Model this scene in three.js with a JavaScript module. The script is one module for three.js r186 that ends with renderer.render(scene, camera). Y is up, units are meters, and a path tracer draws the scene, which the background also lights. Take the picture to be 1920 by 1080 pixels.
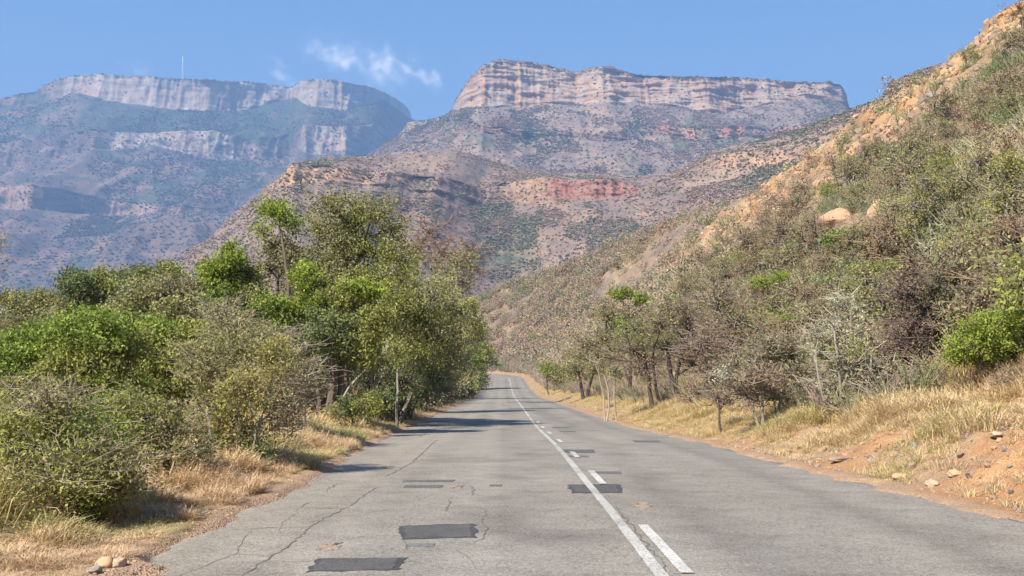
import * as THREE from 'three';
import { mergeVertices } from 'three/addons/utils/BufferGeometryUtils.js';

// ---------------------------------------------------------------- camera, sky, sun, exposure
const scene = new THREE.Scene();
const EYE = 1.5, PITCH = Math.atan(0.076), YAW = 0.009, FOCAL = 2000;
const camera = new THREE.PerspectiveCamera(2 * Math.atan(540 / FOCAL) * 180 / Math.PI, 16 / 9, 0.1, 30000);
camera.position.set(0, EYE, 0);
camera.rotation.order = 'YXZ';
camera.rotation.set(PITCH, -YAW, 0);
const renderer = new THREE.WebGLRenderer({ antialias: true });
renderer.toneMapping = THREE.LinearToneMapping;
renderer.toneMappingExposure = 2.7;
renderer.shadowMap.enabled = true;
const TO_SUN = new THREE.Vector3(-0.64, 0.95, 0.48).normalize();
const sun = new THREE.DirectionalLight(new THREE.Color(1.0, 0.93, 0.82), 4.0);
sun.name = 'sun';
sun.position.copy(TO_SUN).multiplyScalar(300); sun.target.position.set(0, 0, -60);
sun.castShadow = true;
sun.shadow.mapSize.set(4096, 4096);
Object.assign(sun.shadow.camera, { left: -160, right: 160, top: 160, bottom: -160, near: 1, far: 900 });
scene.add(sun, sun.target);
scene.fog = new THREE.FogExp2(new THREE.Color(0.35, 0.58, 1.0), 0.00018);

// ---------------------------------------------------------------- numbers
function rng(a) { return () => { a |= 0; a = a + 0x6D2B79F5 | 0; let t = Math.imul(a ^ a >>> 15, 1 | a); t = t + Math.imul(t ^ t >>> 7, 61 | t) ^ t; return ((t ^ t >>> 14) >>> 0) / 4294967296; }; }
const { clamp, lerp, smoothstep } = THREE.MathUtils;
const hash = (x, y, z) => { let h = Math.imul(x, 374761393) + Math.imul(y, 668265263) + Math.imul(z, 1442695041) | 0; h = Math.imul(h ^ h >>> 13, 1274126177); return ((h ^ h >>> 16) >>> 0) / 4294967296; };
const fade = (t) => t * t * t * (t * (t * 6 - 15) + 10);
function noise(x, y, z = 0) {   // value noise, 0..1
  const i = Math.floor(x), j = Math.floor(y), k = Math.floor(z), u = fade(x - i), v = fade(y - j), w = fade(z - k);
  const a = lerp(lerp(hash(i, j, k), hash(i + 1, j, k), u), lerp(hash(i, j + 1, k), hash(i + 1, j + 1, k), u), v);
  if (w === 0) return a;
  return lerp(a, lerp(lerp(hash(i, j, k + 1), hash(i + 1, j, k + 1), u), lerp(hash(i, j + 1, k + 1), hash(i + 1, j + 1, k + 1), u), v), w);
}
function fbm(x, y, z = 0, n = 4) { let s = 0, a = 0.5, t = 0; for (let q = 0; q < n; q++) { s += a * noise(x, y, z); t += a; a *= 0.5; x = x * 2.03 + 17.1; y = y * 2.03 + 5.7; z = z ? z * 2.03 : 0; } return s / t; }
function ridged(x, y, z = 0, n = 4) { let s = 0, a = 0.5, t = 0; for (let q = 0; q < n; q++) { s += a * (1 - Math.abs(2 * noise(x, y, z) - 1)); t += a; a *= 0.5; x = x * 2.07 + 9.3; y = y * 2.07 + 3.1; z = z ? z * 2.07 : 0; } return s / t; }
function interp(pts, x) {   // through control points, straight between them
  if (x <= pts[0][0]) return pts[0][1];
  for (let i = 1; i < pts.length; i++) if (x <= pts[i][0]) return lerp(pts[i - 1][1], pts[i][1], (x - pts[i - 1][0]) / (pts[i][0] - pts[i - 1][0]));
  return pts[pts.length - 1][1];
}
const ss = (x, a, b) => smoothstep(x, a, b);
const mix3 = (a, b, t) => [lerp(a[0], b[0], t), lerp(a[1], b[1], t), lerp(a[2], b[2], t)];
// survey of the place: a bearing in the photograph and a distance north (towards -z) give a point
const cp = Math.cos(PITCH), sp = Math.sin(PITCH), cy = Math.cos(YAW), sy = Math.sin(YAW);
function bearing(px, py) {
  const a = (px - 960) / FOCAL, b = (540 - py) / FOCAL, f = cp - sp * b;
  return [sy * f + cy * a, sp + cp * b, -cy * f + sy * a];
}
function survey(px, py, D) { const d = bearing(px, py), s = D / -d[2]; return [d[0] * s, EYE + d[1] * s, -D]; }
const eastAt = (px, D) => survey(px, 692, D)[0];

// ---------------------------------------------------------------- sky: clear air and a few wisps
{
  const W = 4096, H = 2048, data = new Float32Array(W * H * 4);
  const wisp = (px, py) => { const d = bearing(px, py), n = Math.hypot(...d); return [Math.atan2(d[2], d[0]), Math.asin(d[1] / n)]; };
  const wisps = [[628, 98, 42, 20, 0.25, 0.5], [655, 110, 34, 16, 0.1, 0.35], [712, 128, 40, 20, -0.1, 0.5], [690, 118, 30, 22, 0.5, 0.3], [748, 118, 38, 10, 0.62, 0.5], [788, 142, 34, 10, 0.5, 0.5], [535, 134, 28, 9, 0.6, 0.3], [262, 124, 20, 6, 0, 0.12], [720, 150, 50, 14, 0, 0.2]]
    .map(([x, y, rx, ry, turn, a]) => [...wisp(x, y), rx / FOCAL, ry / FOCAL, turn, a]);
  for (let r = 0; r < H; r++) {
    const up = ((r + 0.5) / H - 0.5) * Math.PI, e = Math.max(0, up / (Math.PI / 2));
    const t = Math.exp(-e / 0.15), c = [0.010 + 0.227 * t, 0.068 + 0.316 * t, 0.213 + 0.288 * t];
    for (let q = 0; q < W; q++) {
      const az = ((q + 0.5) / W - 0.5) * 2 * Math.PI; let m = 0;
      for (const [a, h, rx, ry, turn, k] of wisps) {
        const dx = az - a, dy = up - h;
        if (Math.abs(dx) > 0.08 || Math.abs(dy) > 0.08) continue;
        const wx = dx + (fbm(az * 90, up * 90, 3.3, 5) - 0.5) * 0.034, wy = dy + (fbm(az * 90, up * 90, 8.3, 5) - 0.5) * 0.026;
        const u = (wx * Math.cos(turn) - wy * Math.sin(turn)) / rx, v = (wx * Math.sin(turn) + wy * Math.cos(turn)) / ry;
        m = Math.max(m, 1.45 * k * Math.exp(-(u * u + v * v) * 1.1) * clamp(fbm(az * 150, up * 190, 1.7, 6) * 2.4 - 0.45, 0, 1.3));
      }
      const o = (r * W + q) * 4, k = clamp(m, 0, 1);
      data[o] = lerp(c[0], 0.50, k); data[o + 1] = lerp(c[1], 0.52, k); data[o + 2] = lerp(c[2], 0.57, k); data[o + 3] = 1;
    }
  }
  const sky = new THREE.DataTexture(data, W, H, THREE.RGBAFormat, THREE.FloatType);
  sky.mapping = THREE.EquirectangularReflectionMapping; sky.magFilter = THREE.LinearFilter; sky.minFilter = THREE.LinearFilter; sky.needsUpdate = true;
  scene.background = sky; scene.environment = sky;
}

// ---------------------------------------------------------------- textures and materials
function tile(N, f) {   // seamless grey tile
  const d = new Uint8Array(N * N * 4);
  for (let y = 0; y < N; y++) for (let x = 0; x < N; x++) { const c = f(x / N, y / N), o = (y * N + x) * 4; for (let k = 0; k < 3; k++) d[o + k] = clamp(255 * (c.length ? c[k] : c), 0, 255); d[o + 3] = 255; }
  const t = new THREE.DataTexture(d, N, N); t.wrapS = t.wrapT = THREE.RepeatWrapping; t.magFilter = THREE.LinearFilter; t.minFilter = THREE.LinearMipmapLinearFilter; t.generateMipmaps = true; t.needsUpdate = true; return t;
}
const hashT = (i, j, p, s) => hash(((i % p) + p) % p, ((j % p) + p) % p, s);
function noiseT(x, y, p, s) { x *= p; y *= p; const i = Math.floor(x), j = Math.floor(y), u = fade(x - i), v = fade(y - j); return lerp(lerp(hashT(i, j, p, s), hashT(i + 1, j, p, s), u), lerp(hashT(i, j + 1, p, s), hashT(i + 1, j + 1, p, s), u), v); }
const fbmT = (x, y, p, s, n) => { let a = 0.5, t = 0, r = 0; for (let q = 0; q < n; q++) { r += a * noiseT(x, y, p, s + q); t += a; a *= 0.62; p *= 2; } return r / t; };
const gritTile = tile(512, (x, y) => { const g = fbmT(x, y, 8, 1, 3), f = noiseT(x, y, 128, 9), h = noiseT(x, y, 256, 12); return 0.62 + 0.26 * g + 0.22 * (f - 0.5) + 0.34 * (h - 0.5); });
const asphaltTile = tile(1024, (x, y) => { const h = noiseT(x, y, 512, 3), f = noiseT(x, y, 256, 5), m = noiseT(x, y, 96, 7), g = fbmT(x, y, 6, 11, 4); const v = 0.72 + 0.28 * (g - 0.5) + 0.34 * (m - 0.5) + 0.46 * (f - 0.5) + 0.5 * (h - 0.5); return [v * 1.0, v * 0.985, v * 0.95]; });
const rockTile = tile(512, (x, y) => 0.55 + 0.5 * fbmT(x, y, 6, 21, 6) + 0.25 * (noiseT(x, y, 170, 5) - 0.5));
for (const t of [gritTile, asphaltTile, rockTile]) t.colorSpace = THREE.NoColorSpace;
const mat = (o, P = THREE.MeshStandardMaterial) => new P({ roughness: 0.95, side: THREE.DoubleSide, ...o });
const M = {
  ground: mat({ vertexColors: true, map: gritTile, bumpMap: gritTile, bumpScale: 0.05, roughness: 1 }),
  road: mat({ vertexColors: true, map: asphaltTile, bumpMap: asphaltTile, bumpScale: 0.006, roughness: 0.92 }),
  paint: mat({ vertexColors: true, map: asphaltTile, roughness: 0.7 }),
  tar: mat({ vertexColors: true, map: asphaltTile, roughness: 0.85 }),
  sand: mat({ vertexColors: true, map: gritTile, roughness: 1 }),
  cliff: mat({ vertexColors: true, map: rockTile, roughness: 1 }),
  stone: mat({ vertexColors: true, roughness: 0.95 }),
  bark: mat({ vertexColors: true, roughness: 1 }),
  leaf: mat({ vertexColors: true, roughness: 0.9, transmission: 0.45, specularIntensity: 0.4 }, THREE.MeshPhysicalMaterial),
  scrub: mat({ vertexColors: true, roughness: 1 }),
  grass: mat({ vertexColors: true, roughness: 0.95, transmission: 0.3, specularIntensity: 0.4 }, THREE.MeshPhysicalMaterial),
  steel: mat({ color: new THREE.Color(0.75, 0.75, 0.75), roughness: 0.5, metalness: 0.1 }),
};

// ---------------------------------------------------------------- scene bookkeeping
const taken = {};
function numbered(name) { const n = taken[name] = (taken[name] ?? -1) + 1; return n ? name + '_' + String(n).padStart(3, '0') : name; }
function add(o, name, label, category, group, kind) {
  o.name = numbered(name);
  Object.assign(o.userData, { label });
  if (category) o.userData.category = category;
  if (group) o.userData.group = group;
  if (kind) o.userData.kind = kind;
  o.traverse((c) => { c.castShadow = c.receiveShadow = true; });
  scene.add(o); return o;
}
function child(parent, name, geometry, material) { const m = new THREE.Mesh(geometry, material); m.name = name; m.castShadow = m.receiveShadow = true; parent.add(m); return m; }

class Shape {   // collects tubes, leaves and sheets with a colour at each corner
  constructor() { this.p = []; this.c = []; this.i = []; this.u = []; }
  v(x, y, z, c) { this.p.push(x, y, z); this.c.push(c[0], c[1], c[2]); return this.p.length / 3 - 1; }
  tube(pts, r0, r1, sides, col) {
    let prev = -1, ax = [0, 0, 0], n = pts.length;
    for (let k = 0; k < n; k++) {
      const a = pts[Math.max(0, k - 1)], b = pts[Math.min(n - 1, k + 1)], d = [b[0] - a[0], b[1] - a[1], b[2] - a[2]], L = Math.hypot(...d) || 1;
      for (let q = 0; q < 3; q++) d[q] /= L;
      const h = Math.abs(d[1]) < 0.9 ? [0, 1, 0] : [1, 0, 0];
      let s = [d[1] * h[2] - d[2] * h[1], d[2] * h[0] - d[0] * h[2], d[0] * h[1] - d[1] * h[0]]; const sl = Math.hypot(...s); s = s.map((q) => q / sl);
      const t = [d[1] * s[2] - d[2] * s[1], d[2] * s[0] - d[0] * s[2], d[0] * s[1] - d[1] * s[0]], r = lerp(r0, r1, k / (n - 1)), first = this.p.length / 3;
      for (let q = 0; q < sides; q++) { const an = q / sides * 2 * Math.PI, ca = Math.cos(an) * r, sa = Math.sin(an) * r; this.v(pts[k][0] + s[0] * ca + t[0] * sa, pts[k][1] + s[1] * ca + t[1] * sa, pts[k][2] + s[2] * ca + t[2] * sa, col); }
      if (prev >= 0) for (let q = 0; q < sides; q++) { const e = (q + 1) % sides; this.i.push(prev + q, prev + e, first + q, prev + e, first + e, first + q); }
      prev = first;
    }
  }
  leaf(x, y, z, L, Wd, col, R, up = 0) {   // a pointed, slightly folded blade at any angle
    const a = R() * 6.2832, b = Math.asin(clamp(2 * R() - 1, -1, 1)) * (1 - up), cb = Math.cos(b);
    const ax = [cb * Math.cos(a), Math.sin(b), cb * Math.sin(a)], e = R() * 6.2832;
    let s = [-ax[2], 0, ax[0]]; const sl = Math.hypot(...s) || 1; s = [s[0] / sl, 0, s[2] / sl];
    const t = [ax[1] * s[2], ax[2] * s[0] - ax[0] * s[2], -ax[1] * s[0]], ce = Math.cos(e), se = Math.sin(e);
    const w = [s[0] * ce + t[0] * se, s[1] * ce + t[1] * se, s[2] * ce + t[2] * se], l = L / 2, h = Wd / 2, o = this.p.length / 3;
    this.v(x - ax[0] * l, y - ax[1] * l, z - ax[2] * l, col); this.v(x + w[0] * h, y + w[1] * h, z + w[2] * h, col);
    this.v(x + ax[0] * l, y + ax[1] * l, z + ax[2] * l, col); this.v(x - w[0] * h, y - w[1] * h, z - w[2] * h, col);
    this.i.push(o, o + 1, o + 2, o, o + 2, o + 3);
  }
  sheet(corners, col) { const o = this.p.length / 3; for (const q of corners) this.v(q[0], q[1], q[2], col); for (let k = 1; k < corners.length - 1; k++) this.i.push(o, o + k, o + k + 1); }
  build(normals = false) {
    const g = new THREE.BufferGeometry();
    g.setAttribute('position', new THREE.Float32BufferAttribute(this.p, 3)); g.setAttribute('color', new THREE.Float32BufferAttribute(this.c, 3)); g.setIndex(this.i);
    if (this.u.length) g.setAttribute('uv', new THREE.Float32BufferAttribute(this.u, 2));
    if (normals) g.computeVertexNormals();
    return g;
  }
}
function gridGeometry(rows, cols, at) {   // at(r, c) -> [x, y, z, r, g, b, u, v]
  const p = new Float32Array(rows * cols * 3), c = new Float32Array(rows * cols * 3), u = new Float32Array(rows * cols * 2), idx = new Uint32Array((rows - 1) * (cols - 1) * 6);
  for (let r = 0, k = 0; r < rows; r++) for (let q = 0; q < cols; q++, k++) { const w = at(r, q); p.set(w.slice(0, 3), k * 3); c.set(w.slice(3, 6), k * 3); u.set(w.slice(6, 8), k * 2); }
  for (let r = 0, n = 0; r < rows - 1; r++) for (let q = 0; q < cols - 1; q++) { const a = r * cols + q; idx.set([a, a + 1, a + cols, a + 1, a + cols + 1, a + cols], n); n += 6; }
  const g = new THREE.BufferGeometry();
  g.setAttribute('position', new THREE.BufferAttribute(p, 3)); g.setAttribute('color', new THREE.BufferAttribute(c, 3)); g.setAttribute('uv', new THREE.BufferAttribute(u, 2)); g.setIndex(new THREE.BufferAttribute(idx, 1));
  g.computeVertexNormals(); return g;
}

// ---------------------------------------------------------------- the lie of the land
const bend = (D) => D < 230 ? 0 : -Math.min((Math.min(D, 560) - 230) ** 2 / 560, 400);
const roadUp = (D) => { const t = [[-200, 0.3], [-30, 0], [12, 0], [25, -0.2], [38, -0.6], [81, -1.15], [120, -1.75], [139, -1.9], [165, -1.75], [200, -1.1], [240, -0.35], [267, 0.0], [300, 0.2], [340, 0.2], [700, 0], [9000, 0]]; return (interp(t, D - 6) + 2 * interp(t, D) + interp(t, D + 6)) / 4; };
const edgeL = (D) => bend(D) + interp([[-60, -2.9], [15, -2.85], [38, -3.45], [140, -3.4], [9000, -3.4]], D);
const edgeR = (D) => bend(D) + interp([[-60, 5.6], [9, 5.4], [17, 4.85], [60, 4.6], [140, 4.55], [9000, 4.6]], D);
const midLine = (D) => bend(D) + interp([[-60, 1.15], [15, 1.16], [40, 1.25], [140, 1.45], [300, 1.5]], D);
const ridgeUp = (D) => 1 - 0.72 * ss(D, 300, 560) - 0.26 * ss(D, 560, 900);
const slopeUp = (u) => { // hillside east of the road
  let h = 0.31 * clamp(u - 0.3, 0, 3.7);
  h += 0.55 * clamp(u - 4, 0, 6);
  h += 0.86 * clamp(u - 10, 0, 38);
  const c = clamp(u - 48, 0, 14); h += 0.86 * (c - c * c / 28 * 1.15);
  h -= 0.22 * Math.max(0, u - 62); return Math.max(h, -20);
};
const lipR = (x, D, e) => ss(e + (fbm(x * 2.5, D * 1.3, 9.9) - 0.5) * 0.6, -0.32, 0.06), lipL = (x, D, l) => ss(l + (fbm(x * 2.5, D * 1.1, 2.9) - 0.5) * 0.6, -0.3, 0.08);   // loose soil creeping over the asphalt's edge
function landUp(x, D) {
  const r = roadUp(D), l = edgeL(D) - x, e = x - edgeR(D);
  if (e > 0) {
    const k = ridgeUp(D);
    let h = slopeUp(e) * lerp(1, k, ss(e, 4, 14));
    h += (fbm(x / 14, D / 22, 2.2) - 0.5) * 5 * ss(e, 8, 30) * k + (fbm(x / 3.1, D / 4.1, 7.7) - 0.5) * 1.1 * ss(e, 3, 9) + (fbm(x / 0.7, D / 0.9, 1.1, 3) - 0.5) * 0.34 * ss(e, 0.3, 1.5) + (fbm(x * 5, D * 5, 2.4, 3) - 0.5) * 0.12 * ss(e, 0.3, 0.9) * (1 - ss(D, 22, 30));
    h += ss(e, 27, 36) * ss(D, 80, 100) * ((ridged(x / 5, D / 9, 4.4) - 0.5) * 3.6 + (ridged(x / 2.2, D / 4, 6.4, 3) - 0.5) * 2.4);                      // broken rock along the crest
    const m = Math.exp(-(((D - 14.6) / 2.6) ** 2)) * Math.exp(-(((e - 1.6) / 0.9) ** 2)); h += m * 0.34;       // dirt heap beside the road
    const cut = (fbm(x * 2.2, D * 1.6, 5.1, 3) - 0.45) * 0.5 * ss(e, 0.2, 0.8) * (1 - ss(e, 2.2, 3.4)) * (1 - ss(D, 19, 26)); h += cut * 0.6;
    return r - 0.07 + Math.max(h, -30) + 0.10 * lipR(x, D, e);
  }
  if (l > 0) {
    let h = -0.02 * Math.max(0, l - 5) * ss(l, 5, 30); h = Math.max(h, -14);
    h += (fbm(x / 9, D / 9, 3.2) - 0.5) * 0.9 * ss(l, 4, 14) + (fbm(x / 0.6, D / 0.8, 1.4, 3) - 0.5) * 0.12 * ss(l, 0.2, 1);
    return r - 0.07 + h + 0.11 * lipL(x, D, l);
  }
  return r - 0.07 + 0.10 * lipR(x, D, e) + 0.11 * lipL(x, D, l);
}

const SOIL = { litter: [0.20, 0.145, 0.09], straw: [0.46, 0.31, 0.155], pink: [0.45, 0.29, 0.175], orange: [0.47, 0.255, 0.115], tan: [0.34, 0.235, 0.135], grey: [0.23, 0.185, 0.145], pale: [0.55, 0.38, 0.22] };
function landColor(x, D) {
  const l = edgeL(D) - x, e = x - edgeR(D), n = fbm(x / 2.2, D / 2.2, 4.4), f = fbm(x * 1.7, D * 1.7, 6.6, 3);
  let c;
  if (e > 0) {
    c = mix3(SOIL.pink, SOIL.straw, ss(n + f * 0.5, 0.5, 0.95));
    const dirt = ss(fbm(x * 0.55, D * 0.4, 3.9) + 0.25 * (f - 0.5) + 0.16 * (1 - ss(D, 15, 24)) - 0.09 * ss(e, 2, 5), 0.52, 0.64) * (1 - 0.6 * ss(D, 22, 40));
    c = mix3(c, SOIL.orange, dirt);
    const big = fbm(x / 9, D / 14, 1.9);
    let hill = mix3(SOIL.tan, SOIL.grey, ss(big, 0.4, 0.62)); hill = mix3(hill, SOIL.pale, 0.5 * ss(fbm(x / 5, D / 8, 8.8), 0.55, 0.72));
    c = mix3(c, hill, ss(e, 5.5, 9));
    const strip = ss(e + (fbm(x / 6, D / 12, 5.5) - 0.5) * 9, 28, 32) * (1 - ss(e, 66, 76)) * ss(D, 84, 97) * (1 - ss(D, 190, 290)) * (0.5 + 0.5 * ss(fbm(x / 7, D / 18, 3.1), 0.36, 0.52));
    const ochre = mix3([0.60, 0.31, 0.11], [0.62, 0.41, 0.21], ss(fbm(x / 3, D / 5, 2.7), 0.42, 0.62));
    c = mix3(c, mix3(ochre, [0.34, 0.20, 0.11], ss(fbm(x / 2.4, D / 4, 9.1), 0.56, 0.7)), strip * 0.95);
    c = mix3(c, [0.27, 0.19, 0.14], ss(e, 4, 8) * 0.6 * ss(fbm(x / 22, D / 45, 6.1), 0.38, 0.6) * (1 - 0.9 * strip));
  } else if (l > 0) {
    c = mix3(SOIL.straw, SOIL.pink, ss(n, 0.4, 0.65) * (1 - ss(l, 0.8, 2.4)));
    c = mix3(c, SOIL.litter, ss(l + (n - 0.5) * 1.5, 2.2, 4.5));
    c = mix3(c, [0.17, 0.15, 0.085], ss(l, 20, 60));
  } else c = SOIL.pink;
  const k = 0.8 + 0.4 * f; return [c[0] * k, c[1] * k, c[2] * k];
}
{
  const Ds = []; for (let d = -160; d < 0; d += 8) Ds.push(d);
  for (let d = 0; d < 6; d += 0.6) Ds.push(d);
  for (let d = 6; d < 8000;) { Ds.push(d); d += d < 40 ? Math.max(0.09, d * 0.009) : d < 600 ? d * 0.0085 : d * 0.03; }
  const L = [], Rr = [];
  for (let a = 0; a < 6500;) { L.push(a); a += a < 0.8 ? 0.07 : a < 6 ? 0.2 : a < 40 ? 1.2 : a * 0.14; }
  for (let a = 0; a < 6500;) { Rr.push(a); a += a < 0.8 ? 0.07 : a < 7 ? 0.16 : a < 82 ? 0.55 : a * 0.16; }
  const cols = [...L.map((a) => ['l', a]).reverse(), ['l', -0.06], ['l', -0.12], ['l', -0.2], ['l', -0.3], ['l', -0.45], ['m', 0.5], ['r', -0.45], ['r', -0.3], ['r', -0.2], ['r', -0.12], ['r', -0.06], ...Rr.map((a) => ['r', a])];
  const g = gridGeometry(Ds.length, cols.length, (r, q) => {
    const D = Ds[r], [s, a] = cols[q], x = s === 'l' ? edgeL(D) - a : s === 'r' ? edgeR(D) + a : lerp(edgeL(D), edgeR(D), a);
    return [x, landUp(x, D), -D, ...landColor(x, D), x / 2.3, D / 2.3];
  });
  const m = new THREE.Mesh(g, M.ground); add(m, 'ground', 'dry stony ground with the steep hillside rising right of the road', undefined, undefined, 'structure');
}

// ---------------------------------------------------------------- road
const roadMesh = (() => {
  const Ds = []; for (let d = -60; d < 345;) { Ds.push(d); d += d < 5 ? 2 : d < 40 ? 0.16 : d < 120 ? 0.7 : 2; }
  const N = 44;
  const g = gridGeometry(Ds.length, N + 2, (r, q) => {
    const D = Ds[r], t = clamp((q - 1) / (N - 1), 0, 1), rag = (s) => (fbm(D * 0.9, s, 3.3) - 0.5) * 0.22;
    const x = lerp(edgeL(D) - 0.02 + rag(2), edgeR(D) + 0.02 + rag(7), t), wall = q === 0 || q === N + 1, m = x - midLine(D);
    const wheel = (w) => Math.exp(-(((m - w) / 0.34) ** 2));
    let k = 0.305 + 0.10 * (fbm(x / 0.7, D / 4, 2.1) - 0.5) + 0.08 * (fbm(x / 3, D / 11, 8.1) - 0.5) + 0.07 * (fbm(x * 2.2, D * 1.6, 9.2, 3) - 0.5);
    k *= 1 - 0.2 * (wheel(-0.85) + wheel(-2.35) * 0.3 + wheel(1.0) + wheel(2.75)) * (0.55 + 0.9 * fbm(x, D / 6, 6.2)) + 0.05 * ss(Math.abs(m - 1.9), 1.5, 2.4);
    const warm = fbm(x / 2.4, D / 7, 12.3), old = ss(-m, 2.4, 3.2);
    k *= 1 - 0.22 * ss(fbm(x / 0.9, D / 1.6, 14.2), 0.62, 0.74); let c = [k * (1.03 + 0.06 * warm), k * 0.958, k * (0.835 - 0.06 * warm)];
    c = mix3(c, [0.36, 0.29, 0.215], 0.5 * old * fbm(x / 0.8, D / 2, 5.3) + 0.4 * ss(m, 3.3, 4.1) * fbm(x / 0.8, D / 1.7, 4.3));
    return [x, roadUp(D) - (wall ? 0.09 : 0) - 0.012 * Math.abs(m) * 0.3, -D, ...c, x / 1.9, D / 1.9];
  });
  return add(new THREE.Mesh(g, M.road), 'road', 'weathered grey asphalt road running straight to a far left bend', undefined, undefined, 'structure');
})();
const roadTop = (x, D) => roadUp(D) - 0.0036 * Math.abs(x - midLine(D));
function onRoad(px, py) { let D = 10; for (let q = 0; q < 40; q++) { const d = bearing(px, py); D = lerp(D, (roadUp(D) - EYE) / (d[1] / -d[2]), 0.6); } return [eastAt(px, D) + 0, D]; }
function project(x, D) { const y = roadUp(D) - EYE, f = [sy, 0, -cy], fx = x * sy + D * cy, rx = x * cy - D * sy, zc = fx * cp + y * sp, yc = -fx * sp + y * cp; return [960 + FOCAL * rx / zc, 540 - FOCAL * yc / zc]; }
function roadSheet(name, outline, col, lift, material, step = 1.5) {   // closed outline in (x, D), laid on the road
  const shape = new Shape(), c = outline.reduce((a, q) => [a[0] + q[0] / outline.length, a[1] + q[1] / outline.length], [0, 0]);
  const ring = []; outline.forEach((a, i) => { const b = outline[(i + 1) % outline.length], n = Math.max(1, Math.round(Math.hypot(b[0] - a[0], b[1] - a[1]) / step)); for (let q = 0; q < n; q++) ring.push([lerp(a[0], b[0], q / n), lerp(a[1], b[1], q / n)]); });
  const y = (q, k) => roadTop(q[0], q[1]) + k, o = shape.v(c[0], y(c, lift), -c[1], col); shape.u.push(c[0] / 1.9, c[1] / 1.9);
  for (const k of [lift, -0.01]) for (const q of ring) { const w = 0.75 + 0.5 * fbm(q[0] * 6, q[1] * 6, 2.2); shape.v(q[0], y(q, k), -q[1], [col[0] * w, col[1] * w, col[2] * w]); shape.u.push(q[0] / 1.9, q[1] / 1.9); }
  const n = ring.length; for (let q = 0; q < n; q++) { const e = (q + 1) % n; shape.i.push(o, 1 + q, 1 + e, 1 + q, 1 + n + q, 1 + e, 1 + e, 1 + n + q, 1 + n + e); }
  return child(roadMesh, name, shape.build(), material);
}
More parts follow.
